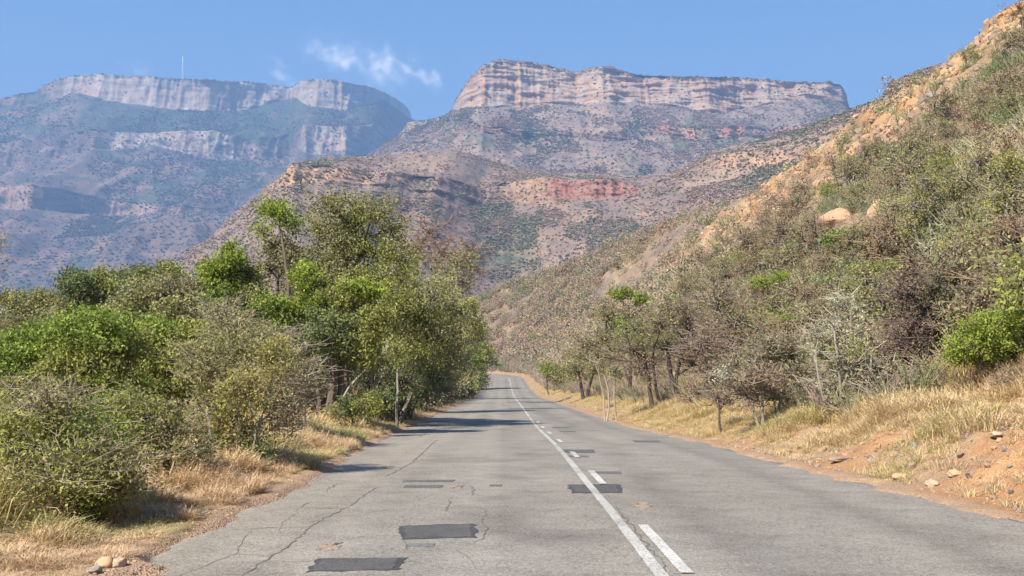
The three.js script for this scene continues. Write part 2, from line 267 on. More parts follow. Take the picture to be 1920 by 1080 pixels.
{
  const R = rng(5), strip = (a, b, off, w, name, col) => {   // painted line
    const shape = new Shape(), Ds = []; for (let d = a; d < b; d += d < 40 ? 0.3 : 2) Ds.push(d); Ds.push(b);
    Ds.forEach((d, k) => { for (const s of [-1, 1]) { const x = midLine(d) + off + s * w / 2 * (0.94 + 0.12 * noise(d * 6, s * 9)); shape.v(x, roadTop(x, d) + 0.011, -d, col.map((q) => q * (0.62 + 0.5 * fbm(d * 2.2, s * 0.3, 2) - 0.25 * ss(noise(d * 5, 3.1), 0.7, 0.85)))); shape.u.push(x / 1.9, d / 1.9); } if (k) shape.i.push(2 * k - 2, 2 * k - 1, 2 * k, 2 * k - 1, 2 * k + 1, 2 * k); });
    child(roadMesh, name, shape.build(), M.paint);
  };
  strip(-40, 320, 0, 0.1, 'centre_line', [0.66, 0.64, 0.57]);
  for (const [a, b] of [[2.0, 4.4], [8.0, 10.5], [14.55, 16.7], [19.7, 21.6], [25.4, 27.4], [31.4, 33.4], [37.4, 39.2], [43, 45]]) strip(a, b, 0.205, 0.1, 'lane_dash', [0.74, 0.72, 0.66]);
  const patch = (name, px, col, lift, material, rag = 0.02) => { const q = px.map(([x, y]) => onRoad(x, y)), ring = []; q.forEach((a, i) => { const b = q[(i + 1) % q.length], n = 8; for (let k = 0; k < n; k++) ring.push([lerp(a[0], b[0], k / n) + (R() - 0.5) * rag, lerp(a[1], b[1], k / n) + (R() - 0.5) * rag]); }); roadSheet(name, ring, col, lift, material, 9); };
  const T = [0.105, 0.098, 0.092], T2 = [0.135, 0.128, 0.12], seam = [0.07, 0.065, 0.062];
  for (const px of [[[600, 1046], [763, 1044], [750, 1068], [578, 1070]], [[748, 985], [892, 981], [894, 1007], [757, 1010]], [[1062, 909], [1160, 908], [1166, 924], [1073, 925]]]) {
    patch('tar_patch', px, seam, 0.004, M.tar, 0.055);
    const c = px.reduce((a, q) => [a[0] + q[0] / 4, a[1] + q[1] / 4], [0, 0]);
    patch('tar_patch', px.map(([x, y]) => [lerp(c[0], x, 0.87), lerp(c[1], y, 0.86)]), T, 0.007, M.tar, 0.035);
  }
  const bar = (x0, x1, y0, y1, c = T2, tilt = 4) => patch('tar_patch', [[x0, y0], [x1, y0], [x1 + tilt, y1], [x0 + tilt, y1]], c, 0.004, M.tar, 0.03);
  bar(1046, 1112, 843, 849.5, [0.12, 0.115, 0.11]); bar(1054, 1100, 854.5, 857.5); bar(1112, 1162, 884, 888.5, T2, 4); bar(1186, 1234, 825.5, 829); bar(760, 854, 899, 903, T2, -4); bar(762, 832, 909, 914, T2, -4); bar(920, 942, 908, 911.5, T2, -2); bar(1034, 1064, 800.5, 802.5); bar(1046, 1076, 808, 810); bar(768, 818, 1018, 1024, [0.21, 0.2, 0.185], -4);
  const sandAt = (pts) => patch('sand_smear', pts, [0.36, 0.27, 0.19], 0.005, M.sand, 0.09);
  sandAt([[598, 1028], [612, 1020], [640, 1016], [638, 1026], [618, 1031]]); sandAt([[1184, 944], [1204, 942], [1221, 950], [1206, 955], [1192, 951]]); sandAt([[842, 911], [868, 909], [868, 913], [846, 915]]);
  const crack = (px, w, wander = 1) => {   // dark open cracks filled with grit
    const pts = []; px.map(([x, y]) => onRoad(x, y)).forEach((q, k, all) => { if (!k) { pts.push(q); return; } const a = all[k - 1], n = Math.max(2, Math.round(Math.hypot(q[0] - a[0], q[1] - a[1]) / 0.12)); for (let t = 1; t <= n; t++) { const u = t / n; pts.push([lerp(a[0], q[0], u) + (R() - 0.5) * 0.045 * wander, lerp(a[1], q[1], u) + (R() - 0.5) * 0.07 * wander]); } });
    const shape = new Shape(), col = [0.18, 0.163, 0.14];
    pts.forEach((q, k) => { const a = pts[Math.max(0, k - 1)], b = pts[Math.min(pts.length - 1, k + 1)], d = Math.hypot(b[0] - a[0], b[1] - a[1]) || 1, nx = -(b[1] - a[1]) / d, ny = (b[0] - a[0]) / d, h = w / 2 * (0.25 + 0.7 * R()) * Math.min(1, 0.3 + Math.min(k, pts.length - 1 - k) * 0.2);
      for (const s of [-1, 1]) { const x = q[0] + nx * h * s, D = q[1] + ny * h * s; shape.v(x, roadTop(x, D) + 0.004, -D, col); shape.u.push(x, D); } if (k) shape.i.push(2 * k - 2, 2 * k - 1, 2 * k, 2 * k - 1, 2 * k + 1, 2 * k); });
    child(roadMesh, 'crack', shape.build(), M.tar);
  };
  crack([[445, 1085], [500, 1052], [548, 1020], [585, 988], [612, 970], [648, 952], [672, 938], [690, 924], [708, 912]], 0.021);
  crack([[724, 893], [752, 878], [775, 866], [796, 846], [820, 824]], 0.03); crack([[786, 819], [810, 806], [822, 799]], 0.03);
  crack([[440, 991], [490, 989], [530, 986], [582, 987]], 0.026, 0.6); crack([[552, 950], [580, 951], [625, 952], [650, 953]], 0.026, 0.6); crack([[566, 950], [578, 943], [584, 940]], 0.03, 0.5);
  crack([[422, 1037], [465, 1038], [515, 1038]], 0.02, 0.6); crack([[620, 916], [630, 908], [645, 905]], 0.03); crack([[634, 918], [668, 919], [690, 917]], 0.02, 0.6); crack([[560, 940], [610, 940], [660, 941]], 0.016, 0.6);
  crack([[838, 958], [842, 942], [846, 934]], 0.03); crack([[770, 950], [830, 952], [900, 952], [915, 958]], 0.02, 0.7); crack([[912, 958], [906, 975], [914, 990], [905, 1010], [890, 1018]], 0.018); crack([[880, 908], [890, 918], [884, 928]], 0.02);
  crack([[855, 1030], [880, 1045], [898, 1066]], 0.02); crack([[1678, 921], [1730, 933], [1780, 943], [1840, 958], [1925, 983]], 0.03, 0.5); crack([[1384, 850], [1420, 858], [1456, 868], [1512, 880]], 0.03, 0.5); crack([[1530, 886], [1580, 894]], 0.03, 0.5);
  for (let q = 0; q < 44; q++) { const D0 = 7 + 22 * R(), x0 = lerp(edgeL(D0) + 0.1, midLine(D0) - 0.4, R() * R()), n = 2 + Math.floor(R() * 3), across = R() < 0.65, pts = []; let x = x0, D = D0; for (let k = 0; k <= n; k++) { const a = project(x, D); pts.push(a); x += across ? 0.3 + R() * 0.3 : (R() - 0.5) * 0.25; D += across ? (R() - 0.5) * 0.15 : 0.4 + R() * 0.4; } crack(pts, 0.009, 0.8); }
  crack([[480, 958], [520, 957], [548, 952]], 0.016, 0.6); crack([[765, 1030], [758, 1010]], 0.03); crack([[1150, 950], [1180, 985], [1215, 1030], [1250, 1072]], 0.025, 1.4);
}

// ---------------------------------------------------------------- mountains: each a surface through surveyed ledges, folded and fluted, with its own back
function massif(o) {
  const cols = o.cols, rows = [];
  o.levels.forEach((L, k) => { if (k < o.levels.length - 1) for (let q = 0; q < L.rows; q++) rows.push([k, q / L.rows]); });
  rows.push([o.levels.length - 1, 0]);
  for (const b of [0.06, 0.2, 0.5, 1]) rows.push([o.levels.length - 1, b]);
  const last = o.levels.length - 1, at = [];
  const geometry = gridGeometry(rows.length, cols, (r, q) => {
    const px = lerp(o.from, o.to, q / (cols - 1)), [k, t] = rows[r], A = o.levels[k], B = o.levels[Math.min(k + 1, last)];
    const off = o.fold ? interp(o.fold, px) : 0;
    const D0 = (typeof A.D === 'number' ? A.D : interp(A.D, px)) + off, D1 = (typeof B.D === 'number' ? B.D : interp(B.D, px)) + off * (B.keep ?? 1);
    const a = survey(px, interp(A.pts, px), D0); let p;
    if (k === last) { p = [a[0] * (1 + t * o.back / D0), a[1] * (1 - (t > 0.5 ? 1.2 : 0.04 * t)), a[2] - t * o.back]; }
    else { const b = survey(px, interp(B.pts, px), D1); const e = A.ease ? Math.pow(t, A.ease) : t; p = [lerp(a[0], b[0], t), lerp(a[1], b[1], t), lerp(a[2], b[2], e)]; }
    const zone = k === last ? 'top' : A.zone, cl = zone === 'cliff' ? 1 : 0, s = o.scale, X = p[0], Y = p[1];
    const gk = lerp(A.g ?? 1, k === last ? A.g ?? 1 : B.g ?? 1, k === last ? 0 : t);
    const gully = (ridged(X / (150 * s), Y / (420 * s), o.seed) - 0.55) * 150 * s * gk, spur = (fbm(X / (60 * s), Y / (75 * s), o.seed + 4) - 0.5) * 46 * s;
    const flute = (ridged(X / (13 * s), Y / (90 * s), o.seed + 8, 3) - 0.5) * 17 * s * (o.flute ?? 1), strata = (o.strata ?? 1) * (fbm(X / (55 * s), Y / (7 * s), o.seed + 2) - 0.5) * 15 * s + (noise(X / (30 * s), Y / (13 * s), o.seed + 3) - 0.5) * 12 * s * (o.strata ?? 1);
    const w = k === last ? 0 : 1, open = k === 0 ? t : 1;
    p[2] += w * open * (gully * (o.gully ?? 1) + spur * (1 - cl * 0.5)) + w * cl * (flute + strata);
    if (k === last && t === 0) { p[2] += gully * (o.gully ?? 1); p[1] += (fbm(X / (6 * s), 1, o.seed) - 0.5) * 5 * s; }
    const c = o.color(px, zone, t, k, X, Y, gully / (150 * s * gk)); at.push([p[0], p[1], p[2], k, t, px, gully / (150 * s * gk)]);
    return [...p, ...c, X / (40 * s), Y / (40 * s)];
  });
  const m = add(new THREE.Mesh(geometry, M.cliff), o.name, o.label, undefined, undefined, 'structure');
  return { m, at, rows: rows.length, cols };
}
const inBox = (px, a, b, soft = 20) => ss(px, a - soft, a + soft) * (1 - ss(px, b - soft, b + soft));
const ROCK = { pale: [0.50, 0.395, 0.29], tan: [0.46, 0.30, 0.19], grey: [0.30, 0.255, 0.225], red: [0.50, 0.17, 0.11], rust: [0.46, 0.235, 0.15], dark: [0.19, 0.155, 0.14], bush: [0.25, 0.175, 0.15], dry: [0.36, 0.255, 0.18], green: [0.095, 0.12, 0.07] };

const farEscarpment = massif({
  name: 'far_mountain', label: 'hazy blue escarpment with pale cliff bands', seed: 11, scale: 2.1, strata: 0.3, flute: 0.6, cols: 620, from: -420, to: 930, back: 2500, gully: 1.1,
  fold: [[-400, 0], [100, 0], [250, 0], [385, 0], [545, 300], [578, 40], [650, 60], [700, 260], [770, 900], [930, 2600]],
  levels: [
    { pts: [[-420, 640], [930, 640]], D: 2600, rows: 30, zone: 'talus' },
    { pts: [[-420, 470], [0, 450], [300, 430], [500, 425], [930, 420]], D: 3150, rows: 45, zone: 'talus' },
    { pts: [[-420, 420], [0, 398], [60, 402], [130, 398], [260, 400], [400, 410], [600, 392], [930, 380]], D: 3450, rows: 22, zone: 'cliff' },
    { pts: [[-420, 372], [0, 360], [60, 358], [120, 362], [200, 370], [270, 378], [400, 396], [600, 378], [930, 370]], D: 3480, rows: 40, zone: 'talus' },
    { pts: [[-420, 330], [0, 310], [150, 296], [280, 268], [390, 294], [440, 298], [580, 292], [710, 291], [760, 300], [930, 320]], D: 3900, g: 0.6, rows: 34, zone: 'cliff' },
    { pts: [[-420, 290], [0, 262], [130, 255], [283, 244], [393, 238], [460, 262], [520, 262], [580, 238], [700, 233], [758, 248], [930, 300]], D: 3950, g: 0.5, rows: 30, zone: 'bench' },
    { pts: [[-420, 270], [0, 215], [100, 182], [150, 174], [200, 190], [247, 196], [300, 204], [350, 206], [400, 204], [450, 203], [483, 194], [520, 182], [553, 181], [583, 203], [640, 207], [690, 195], [720, 186], [768, 222], [930, 290]], D: 4300, g: 0.28, rows: 36, zone: 'cliff' },
    { pts: [[-420, 262], [-200, 225], [-80, 203], [0, 187], [37, 173], [63, 170], [80, 158], [110, 147], [133, 142], [187, 139], [233, 143], [287, 147], [333, 148], [393, 150], [467, 152], [513, 158], [550, 163], [563, 153], [587, 151], [603, 151], [633, 152], [660, 157], [693, 163], [720, 173], [740, 183], [760, 197], [768, 207], [772, 225], [800, 250], [930, 285]], D: 4340, g: 0.28 },
  ],
  color(px, zone, t, k, X, Y, gully) {
    const n = fbm(X / 90, Y / 60, 3.3), f = fbm(X / 22, Y / 22, 5.3), v = fbm(X / 20, Y / 160, 7.3);
    let c = mix3([0.125, 0.09, 0.082], [0.195, 0.135, 0.10], ss(n, 0.42, 0.62)); c = mix3(c, [0.06, 0.085, 0.05], ss(fbm(X / 130, Y / 70, 8.8) - gully * 0.6, 0.5, 0.64) * 0.8);
    c = mix3(c, [0.33, 0.19, 0.13], ss(fbm(X / 70, Y / 26, 2.2), 0.58, 0.66) * 0.6);
    if (zone === 'bench') c = mix3(c, [0.045, 0.07, 0.045], 0.85 * inBox(px, 150, 800, 40) * ss(f, 0.2, 0.5) + 0.1);
    if (zone === 'cliff') {
      let r = mix3([0.43, 0.345, 0.27], [0.34, 0.24, 0.175], ss(v, 0.42, 0.62)); r = mix3(r, ROCK.grey, ss(fbm(X / 11, Y / 130, 1.7), 0.5, 0.66) * 0.8); r = mix3(r, ROCK.rust, 0.35 * ss(fbm(X / 60, Y / 40, 4.7), 0.55, 0.7));
      const mask = k === 6 ? ss(px, 70, 150) * (0.25 + 0.75 * ss(f + 0.25, 0.35, 0.5)) : k === 4 ? ss(fbm(X / 70, Y / 40, 6.6), 0.30, 0.46) * Math.max(inBox(px, 200, 490), inBox(px, 575, 725)) : ss(fbm(X / 60, Y / 30, 9.6), 0.36, 0.5) * inBox(px, 15, 290); if (k === 2) r = mix3(r, [0.34, 0.20, 0.14], 0.75);
      c = mix3(c, r, mask); if (k === 6 && t > 0.62 && t < 0.70) c = mix3(c, ROCK.dark, 0.5);
    }
    if (zone === 'top') c = ROCK.bush;
    const q = 0.78 + 0.44 * f; return c.map((x) => x * q);
  },
});
const mesa = massif({
  name: 'mesa', label: 'flat-topped mountain with layered tan cliffs', seed: 31, scale: 1.25, flute: 0.45, strata: 1.0, cols: 620, from: 690, to: 1760, back: 1500, gully: 0.7,
  fold: [[690, 700], [800, 420], [860, 120], [905, 0], [1080, 60], [1130, 0], [1200, 40], [1330, 0], [1380, 60], [1500, 80], [1585, 160], [1605, 420], [1760, 900]],
  levels: [
    { pts: [[690, 560], [1760, 560]], D: 1500, rows: 20, zone: 'talus' },
    { pts: [[690, 360], [900, 350], [1200, 340], [1760, 350]], D: 1850, rows: 60, zone: 'talus' },
    { pts: [[690, 300], [760, 268], [880, 250], [1000, 256], [1120, 268], [1240, 250], [1300, 262], [1400, 262], [1530, 252], [1600, 252], [1760, 262]], D: 2200, rows: 18, zone: 'cliff' },
    { pts: [[690, 293], [760, 255], [880, 238], [1000, 243], [1120, 252], [1240, 234], [1300, 240], [1400, 240], [1530, 234], [1600, 236], [1760, 250]], D: 2215, rows: 45, zone: 'talus' },
    { pts: [[690, 291], [760, 246], [800, 230], [850, 210], [900, 202], [960, 198], [993, 202], [1043, 197], [1100, 193], [1193, 192], [1258, 196], [1328, 210], [1355, 214], [1394, 199], [1452, 192], [1510, 184], [1550, 184], [1588, 203], [1610, 222], [1760, 245]], D: 2480, g: 0.4, rows: 60, zone: 'cliff' },
    { pts: [[690, 290], [730, 280], [767, 229], [827, 223], [848, 211], [855, 190], [862, 178], [880, 150], [907, 123], [937, 113], [970, 113], [1027, 123], [1080, 137], [1100, 132], [1120, 125], [1147, 125], [1193, 143], [1297, 145], [1413, 147], [1510, 154], [1550, 152], [1577, 157], [1588, 174], [1594, 202], [1612, 220], [1760, 244]], D: 2530, g: 0.4 },
  ],
  color(px, zone, t, k, X, Y, gully) {
    const n = fbm(X / 55, Y / 40, 3.1), f = fbm(X / 11, Y / 11, 5.1), v = fbm(X / 14, Y / 70, 7.1), st = noise(X / 300, Y / 9, 2.9);
    let c = mix3([0.235, 0.17, 0.14], [0.34, 0.235, 0.165], ss(n, 0.42, 0.66) * 0.8); c = mix3(c, ROCK.green, ss(fbm(X / 60, Y / 50, 8.1) - gully * 0.5, 0.54, 0.68) * 0.6);
    if (zone === 'cliff' && k === 4) {
      let r = mix3([0.42, 0.265, 0.165], [0.45, 0.33, 0.23], ss(v, 0.4, 0.6)); r = mix3(r, [0.33, 0.28, 0.25], ss(fbm(X / 10, Y / 40, 1.3), 0.5, 0.64) * 0.7); r = mix3(r, ROCK.rust, 0.45 * ss(fbm(X / 70, Y / 12, 2.9), 0.5, 0.68)); r = mix3(r, ROCK.dark, 0.22 * ss(noise(X / 90, Y / 5.5, 6.2), 0.76, 0.9));
      if (t > 0.86) r = mix3(r, ROCK.bush, ss(t + (f - 0.5) * 0.2, 0.86, 0.96) * (px < 1090 ? 0.45 : 0.75));
      const broken = px > 1180 ? ss(f, 0.5, 0.64) * 0.5 : 0; c = mix3(mix3(r, ROCK.bush, broken), c, (1 - ss(px, 780, 850)) * 0.8);
    } else if (zone === 'cliff') {
      const red = Math.max(inBox(px, 1240, 1545), 0.5 * inBox(px, 870, 950, 40)) * ss(fbm(X / 20, Y / 20, 4.1), 0.32, 0.5);
      c = mix3(c, mix3(ROCK.red, ROCK.rust, ss(n, 0.4, 0.6)), red * 0.85);
      if (inBox(px, 1388, 1425, 6) > 0.3 && t > 0.4) c = mix3(c, ROCK.dark, 0.8);
    } else if (zone === 'top') c = ROCK.bush;
    const q = 0.75 + 0.5 * f; return c.map((x) => x * q);
  },
});
const middleHill = massif({
  name: 'middle_hill', label: 'brown scrub-covered hill with a red cliff band', seed: 51, scale: 0.55, cols: 700, from: 60, to: 2250, back: 500, gully: 1.0,
  fold: [[60, 0], [480, 0], [560, -60], [700, 0], [900, 140], [960, 170], [1040, 100], [1200, 60], [1400, -60], [1600, -200], [2250, -350]],
  levels: [
    { pts: [[60, 720], [900, 660], [2250, 640]], D: 640, rows: 26, zone: 'talus' },
    { pts: [[60, 690], [300, 600], [480, 520], [700, 500], [900, 520], [960, 530], [1100, 500], [1400, 440], [1600, 380], [2250, 300]], D: 820, rows: 90, zone: 'talus' },
    { pts: [[60, 660], [300, 540], [440, 440], [500, 382], [560, 352], [680, 350], [800, 366], [900, 376], [960, 376], [1040, 380], [1150, 378], [1200, 366], [1260, 350], [1340, 318], [1480, 312], [1600, 270], [1680, 210], [1800, 180], [2250, 150]], D: [[60, 1000], [1300, 1000], [1600, 900], [2250, 760]], rows: 34, zone: 'cliff' },
    { pts: [[60, 650], [300, 530], [440, 430], [500, 356], [560, 318], [620, 320], [680, 324], [800, 340], [900, 350], [960, 336], [1040, 332], [1150, 340], [1200, 348], [1260, 338], [1340, 292], [1480, 282], [1600, 235], [1668, 170], [1740, 150], [1800, 140], [2250, 100]], D: [[60, 1030], [1300, 1030], [1600, 930], [2250, 790]], rows: 34, zone: 'talus' },
    { pts: [[60, 640], [230, 560], [340, 492], [420, 432], [480, 376], [510, 345], [545, 314], [600, 303], [700, 299], [800, 293], [870, 289], [930, 300], [990, 318], [1100, 327], [1200, 333], [1260, 322], [1330, 288], [1420, 264], [1500, 243], [1560, 222], [1600, 206], [1645, 190], [1668, 157], [1700, 143], [1790, 118], [1900, 85], [2250, 20]], D: [[60, 1250], [1300, 1250], [1600, 1050], [2250, 900]] },
  ],
  color(px, zone, t, k, X, Y, gully) {
    const n = fbm(X / 26, Y / 22, 3.7), f = fbm(X / 4.5, Y / 4.5, 5.7), st = noise(X / 60, Y / 3.2, 8.7);
    let c = mix3([0.255, 0.18, 0.14], [0.36, 0.25, 0.17], ss(n, 0.38, 0.62) * (0.25 + 0.75 * ss(px, 500, 700))); c = mix3(c, [0.20, 0.145, 0.125], ss(fbm(X / 40, Y / 40, 1.7), 0.5, 0.7) * 0.7);
    c = mix3(c, [0.10, 0.115, 0.06], ss(f - gully * 0.5, 0.58, 0.78) * 0.4);
    c = mix3(c, [0.085, 0.115, 0.065], 0.8 * inBox(px, 900, 1000, 30) * (k === 1 ? inBox(t * 100, 10, 70, 20) : 0) * ss(f, 0.3, 0.5));
    c = mix3(c, ROCK.rust, 0.3 * ss(fbm(X / 12, Y / 5, 6.3), 0.6, 0.68));
    if (zone === 'cliff') {
      const red = inBox(px, 1020, 1190, 24) * ss(t, 0.05, 0.25), tan = Math.max(inBox(px, 520, 700, 25), 1.0 * inBox(px, 1335, 1490, 20), inBox(px, 960, 1020, 20) * 0.7, 0.35 * inBox(px, 700, 960) * ss(f, 0.5, 0.6));
      let r = mix3([0.50, 0.30, 0.17], [0.36, 0.22, 0.15], ss(fbm(X / 5, Y / 14, 2.4), 0.46, 0.62)); c = mix3(c, r, tan * ss(n + 0.28, 0.4, 0.56));
      c = mix3(c, mix3([0.35, 0.135, 0.095], [0.35, 0.19, 0.13], ss(fbm(X / 6, Y / 16, 4.4), 0.42, 0.6)), red * 0.95 * ss(n + 0.35, 0.42, 0.55));
      c = mix3(c, ROCK.dark, 0.45 * ss(st, 0.75, 0.9) * Math.max(red, tan));
    }
    if (k === 3 && px > 1640) c = mix3(c, [0.36, 0.22, 0.15], 0.5 * ss(t, 0.2, 0.7));
    if (k === 3) c = mix3(c, [0.52, 0.34, 0.20], 0.6 * inBox(px, 880, 1240, 40) * ss(t, 0.55, 0.8) * ss(n, 0.35, 0.5));
    const q = 0.78 + 0.44 * f; return c.map((x) => x * q);
  },
});

// scrub standing on the far slopes, too many and too far off to tell apart
const bushGeometry = (seed, twiggy) => {
  const R = rng(seed), s = new Shape(), N = twiggy ? 26 : 34;
  for (let q = 0; q < N; q++) { const a = R() * 6.283, h = Math.pow(R(), 0.8), r = Math.sqrt(R()) * 0.5 * Math.sqrt(Math.max(0.08, 1 - (h - 0.35) ** 2 * 2)); const k = 0.75 + R() * 0.5; s.leaf(Math.cos(a) * r, 0.05 + h * 0.75, Math.sin(a) * r, 0.5, 0.34, [k, k, k], R, 0.2); }
  return s.build();
};
const far1 = bushGeometry(3), far2 = bushGeometry(4);
function scatterOn(src, count, seed, size, name, label, keep, tint) {
  const R = rng(seed), mesh = new THREE.InstancedMesh(far1, M.scrub, count), m = new THREE.Matrix4(), q = new THREE.Quaternion(), e = new THREE.Euler(), c = new THREE.Color(); let n = 0, tries = 0;
  while (n < count && tries++ < count * 12) {
    const r = Math.floor(R() * (src.rows - 5)), k = Math.floor(R() * (src.cols - 1)), a = src.at[r * src.cols + k], b = src.at[r * src.cols + k + 1], d = src.at[(r + 1) * src.cols + k], u = R(), v = R() * (1 - u);
    if (R() > keep(a[3], a[4], a[5], a[0], a[1], a[6])) continue;
    const p = [0, 1, 2].map((i) => a[i] + (b[i] - a[i]) * u + (d[i] - a[i]) * v), w = size * (0.45 + R() * R() * 1.3);
    e.set((R() - 0.5) * 0.4, R() * 6.28, (R() - 0.5) * 0.4); m.compose(new THREE.Vector3(p[0], p[1] - w * 0.12, p[2]), q.setFromEuler(e), new THREE.Vector3(w * (0.9 + R() * 0.6), w * (0.6 + R() * 0.5), w * (0.9 + R() * 0.6)));
    mesh.setMatrixAt(n, m); const t = tint(R, p, a); mesh.setColorAt(n, c.setRGB(t[0], t[1], t[2])); n++;
  }
  mesh.count = n; add(mesh, name, label, undefined, undefined, 'stuff'); return mesh;
}
const patchy = (x, y, s, z) => fbm(x / s, y / s, z);
scatterOn(middleHill, 70000, 71, 1.9, 'scrub', 'grey-brown and olive scrub scattered over the middle hill', (k, t, px, x, y, g) => k === 0 ? 0.3 : k === 2 ? 0.1 : 0.1 + 0.9 * ss(patchy(x, y, 22, 1.1) - g * 0.5, 0.42, 0.62), (R, p, a) => { const g = patchy(p[0], p[1], 30, 4.4) + (a[5] > 880 && a[5] < 1010 && a[3] === 1 ? 0.16 : 0) + (R() - 0.5) * 0.35; return g > 0.56 ? [0.22 + R() * 0.06, 0.22 + R() * 0.06, 0.155] : R() < 0.35 ? [0.46, 0.34, 0.23] : [0.36 + R() * 0.1, 0.27 + R() * 0.07, 0.225 + R() * 0.05]; });
scatterOn(mesa, 34000, 72, 3.6, 'scrub', 'dark scrub on the talus under the tan cliffs', (k, t, px, x, y, g) => k === 0 ? 0.1 : k === 4 ? (t > 0.85 ? 0.35 : 0.03) : k === 2 ? 0.2 : 0.1 + 0.9 * ss(patchy(x, y, 45, 1.7) - g * 0.6, 0.42, 0.62), (R, p) => { const g = patchy(p[0], p[1], 60, 4.9) + (R() - 0.5) * 0.3; return g > 0.58 ? [0.17, 0.18, 0.125] : [0.33 + R() * 0.08, 0.25 + R() * 0.05, 0.20 + R() * 0.03]; });
scatterOn(farEscarpment, 46000, 73, 5.2, 'scrub', 'blue-green bush on the slopes of the hazy escarpment', (k, t, px, x, y, g) => k === 0 ? 0.5 : k === 6 ? (t > 0.9 ? 0.5 : 0.02) : k === 4 || k === 2 ? 0.1 : 0.08 + 0.92 * ss(patchy(x, y, 100, 1.9) - g * 0.7, 0.42, 0.62), (R, p) => R() < 0.5 ? [0.08, 0.11, 0.065] : [0.20, 0.15, 0.125]);

// radio mast on the escarpment's rim
{
  const b = survey(342, 149, 4500), t = survey(342, 106, 4500), h = t[1] - b[1] + 12, mast = new THREE.Group(); mast.position.set(b[0], b[1] - 12, b[2]);
  const s = new Shape(), c = [1, 1, 1]; for (const [x, z] of [[-1, -1], [1, -1], [1, 1], [-1, 1]]) s.tube([[x * 3, 0, z * 3], [x * 1.3, h * 0.78, z * 1.3]], 0.35, 0.3, 4, c);
  for (let k = 0; k < 14; k++) { const y0 = k / 14 * h * 0.78, y1 = (k + 1) / 14 * h * 0.78, w0 = lerp(3, 1.3, k / 14), w1 = lerp(3, 1.3, (k + 1) / 14), sg = k % 2 ? 1 : -1; for (const z of [-1, 1]) s.tube([[-sg * w0, y0, z * w0], [sg * w1, y1, z * w1]], 0.2, 0.2, 3, c); for (const x of [-1, 1]) s.tube([[x * w0, y0, -sg * w0], [x * w1, y1, sg * w1]], 0.2, 0.2, 3, c); }
  child(mast, 'tower', s.build(), M.steel);
  const an = new THREE.CylinderGeometry(1.7, 1.7, h * 0.24, 12); an.translate(0, h * 0.88, 0); child(mast, 'antenna', an, M.steel);
  add(mast, 'radio_mast', 'thin pale radio mast on the far escarpment rim', 'mast');
}

// ---------------------------------------------------------------- plants
const LEAF = {
  lime: [[0.269, 0.328, 0.033], [0.225, 0.273, 0.028], [0.309, 0.376, 0.055]],
  bright: [[0.248, 0.318, 0.046], [0.190, 0.244, 0.037], [0.288, 0.370, 0.063]],
  green: [[0.292, 0.302, 0.068], [0.235, 0.244, 0.059], [0.360, 0.373, 0.088]],
  olive: [[0.312, 0.295, 0.104], [0.242, 0.229, 0.088], [0.380, 0.360, 0.135]],
  dark: [[0.169, 0.202, 0.064], [0.131, 0.156, 0.056], [0.209, 0.250, 0.078]],
  yellow: [[0.367, 0.345, 0.077], [0.294, 0.294, 0.070], [0.426, 0.382, 0.112]],
  grey: [[0.308, 0.273, 0.135], [0.255, 0.222, 0.118], [0.370, 0.324, 0.164]],
  brown: [[0.349, 0.224, 0.111], [0.280, 0.184, 0.098], [0.437, 0.272, 0.130]],
  pale: [[0.468, 0.468, 0.299], [0.393, 0.393, 0.246], [0.542, 0.524, 0.370]],
  rust: [[0.364, 0.196, 0.105], [0.280, 0.168, 0.098], [0.420, 0.238, 0.126]],
};
const BARK = { brown: [0.13, 0.095, 0.07], grey: [0.26, 0.225, 0.185], pale: [0.38, 0.31, 0.23], dark: [0.075, 0.06, 0.05], white: [0.47, 0.43, 0.35], straw: [0.29, 0.235, 0.165] };
const gauss = (R) => (R() + R() + R() + R() - 2) * 1.0;
function curve(a, b, R, bow = 0.15, n = 4) {
  const L = Math.hypot(b[0] - a[0], b[1] - a[1], b[2] - a[2]), k = [(R() - 0.5) * L * bow * 2, (R() - 0.2) * L * bow, (R() - 0.5) * L * bow * 2], out = [];
  for (let q = 0; q <= n; q++) { const t = q / n, w = 4 * t * (1 - t); out.push([lerp(a[0], b[0], t) + k[0] * w + (R() - 0.5) * L * 0.02, lerp(a[1], b[1], t) + k[1] * w, lerp(a[2], b[2], t) + k[2] * w + (R() - 0.5) * L * 0.02]); }
  return out;
}
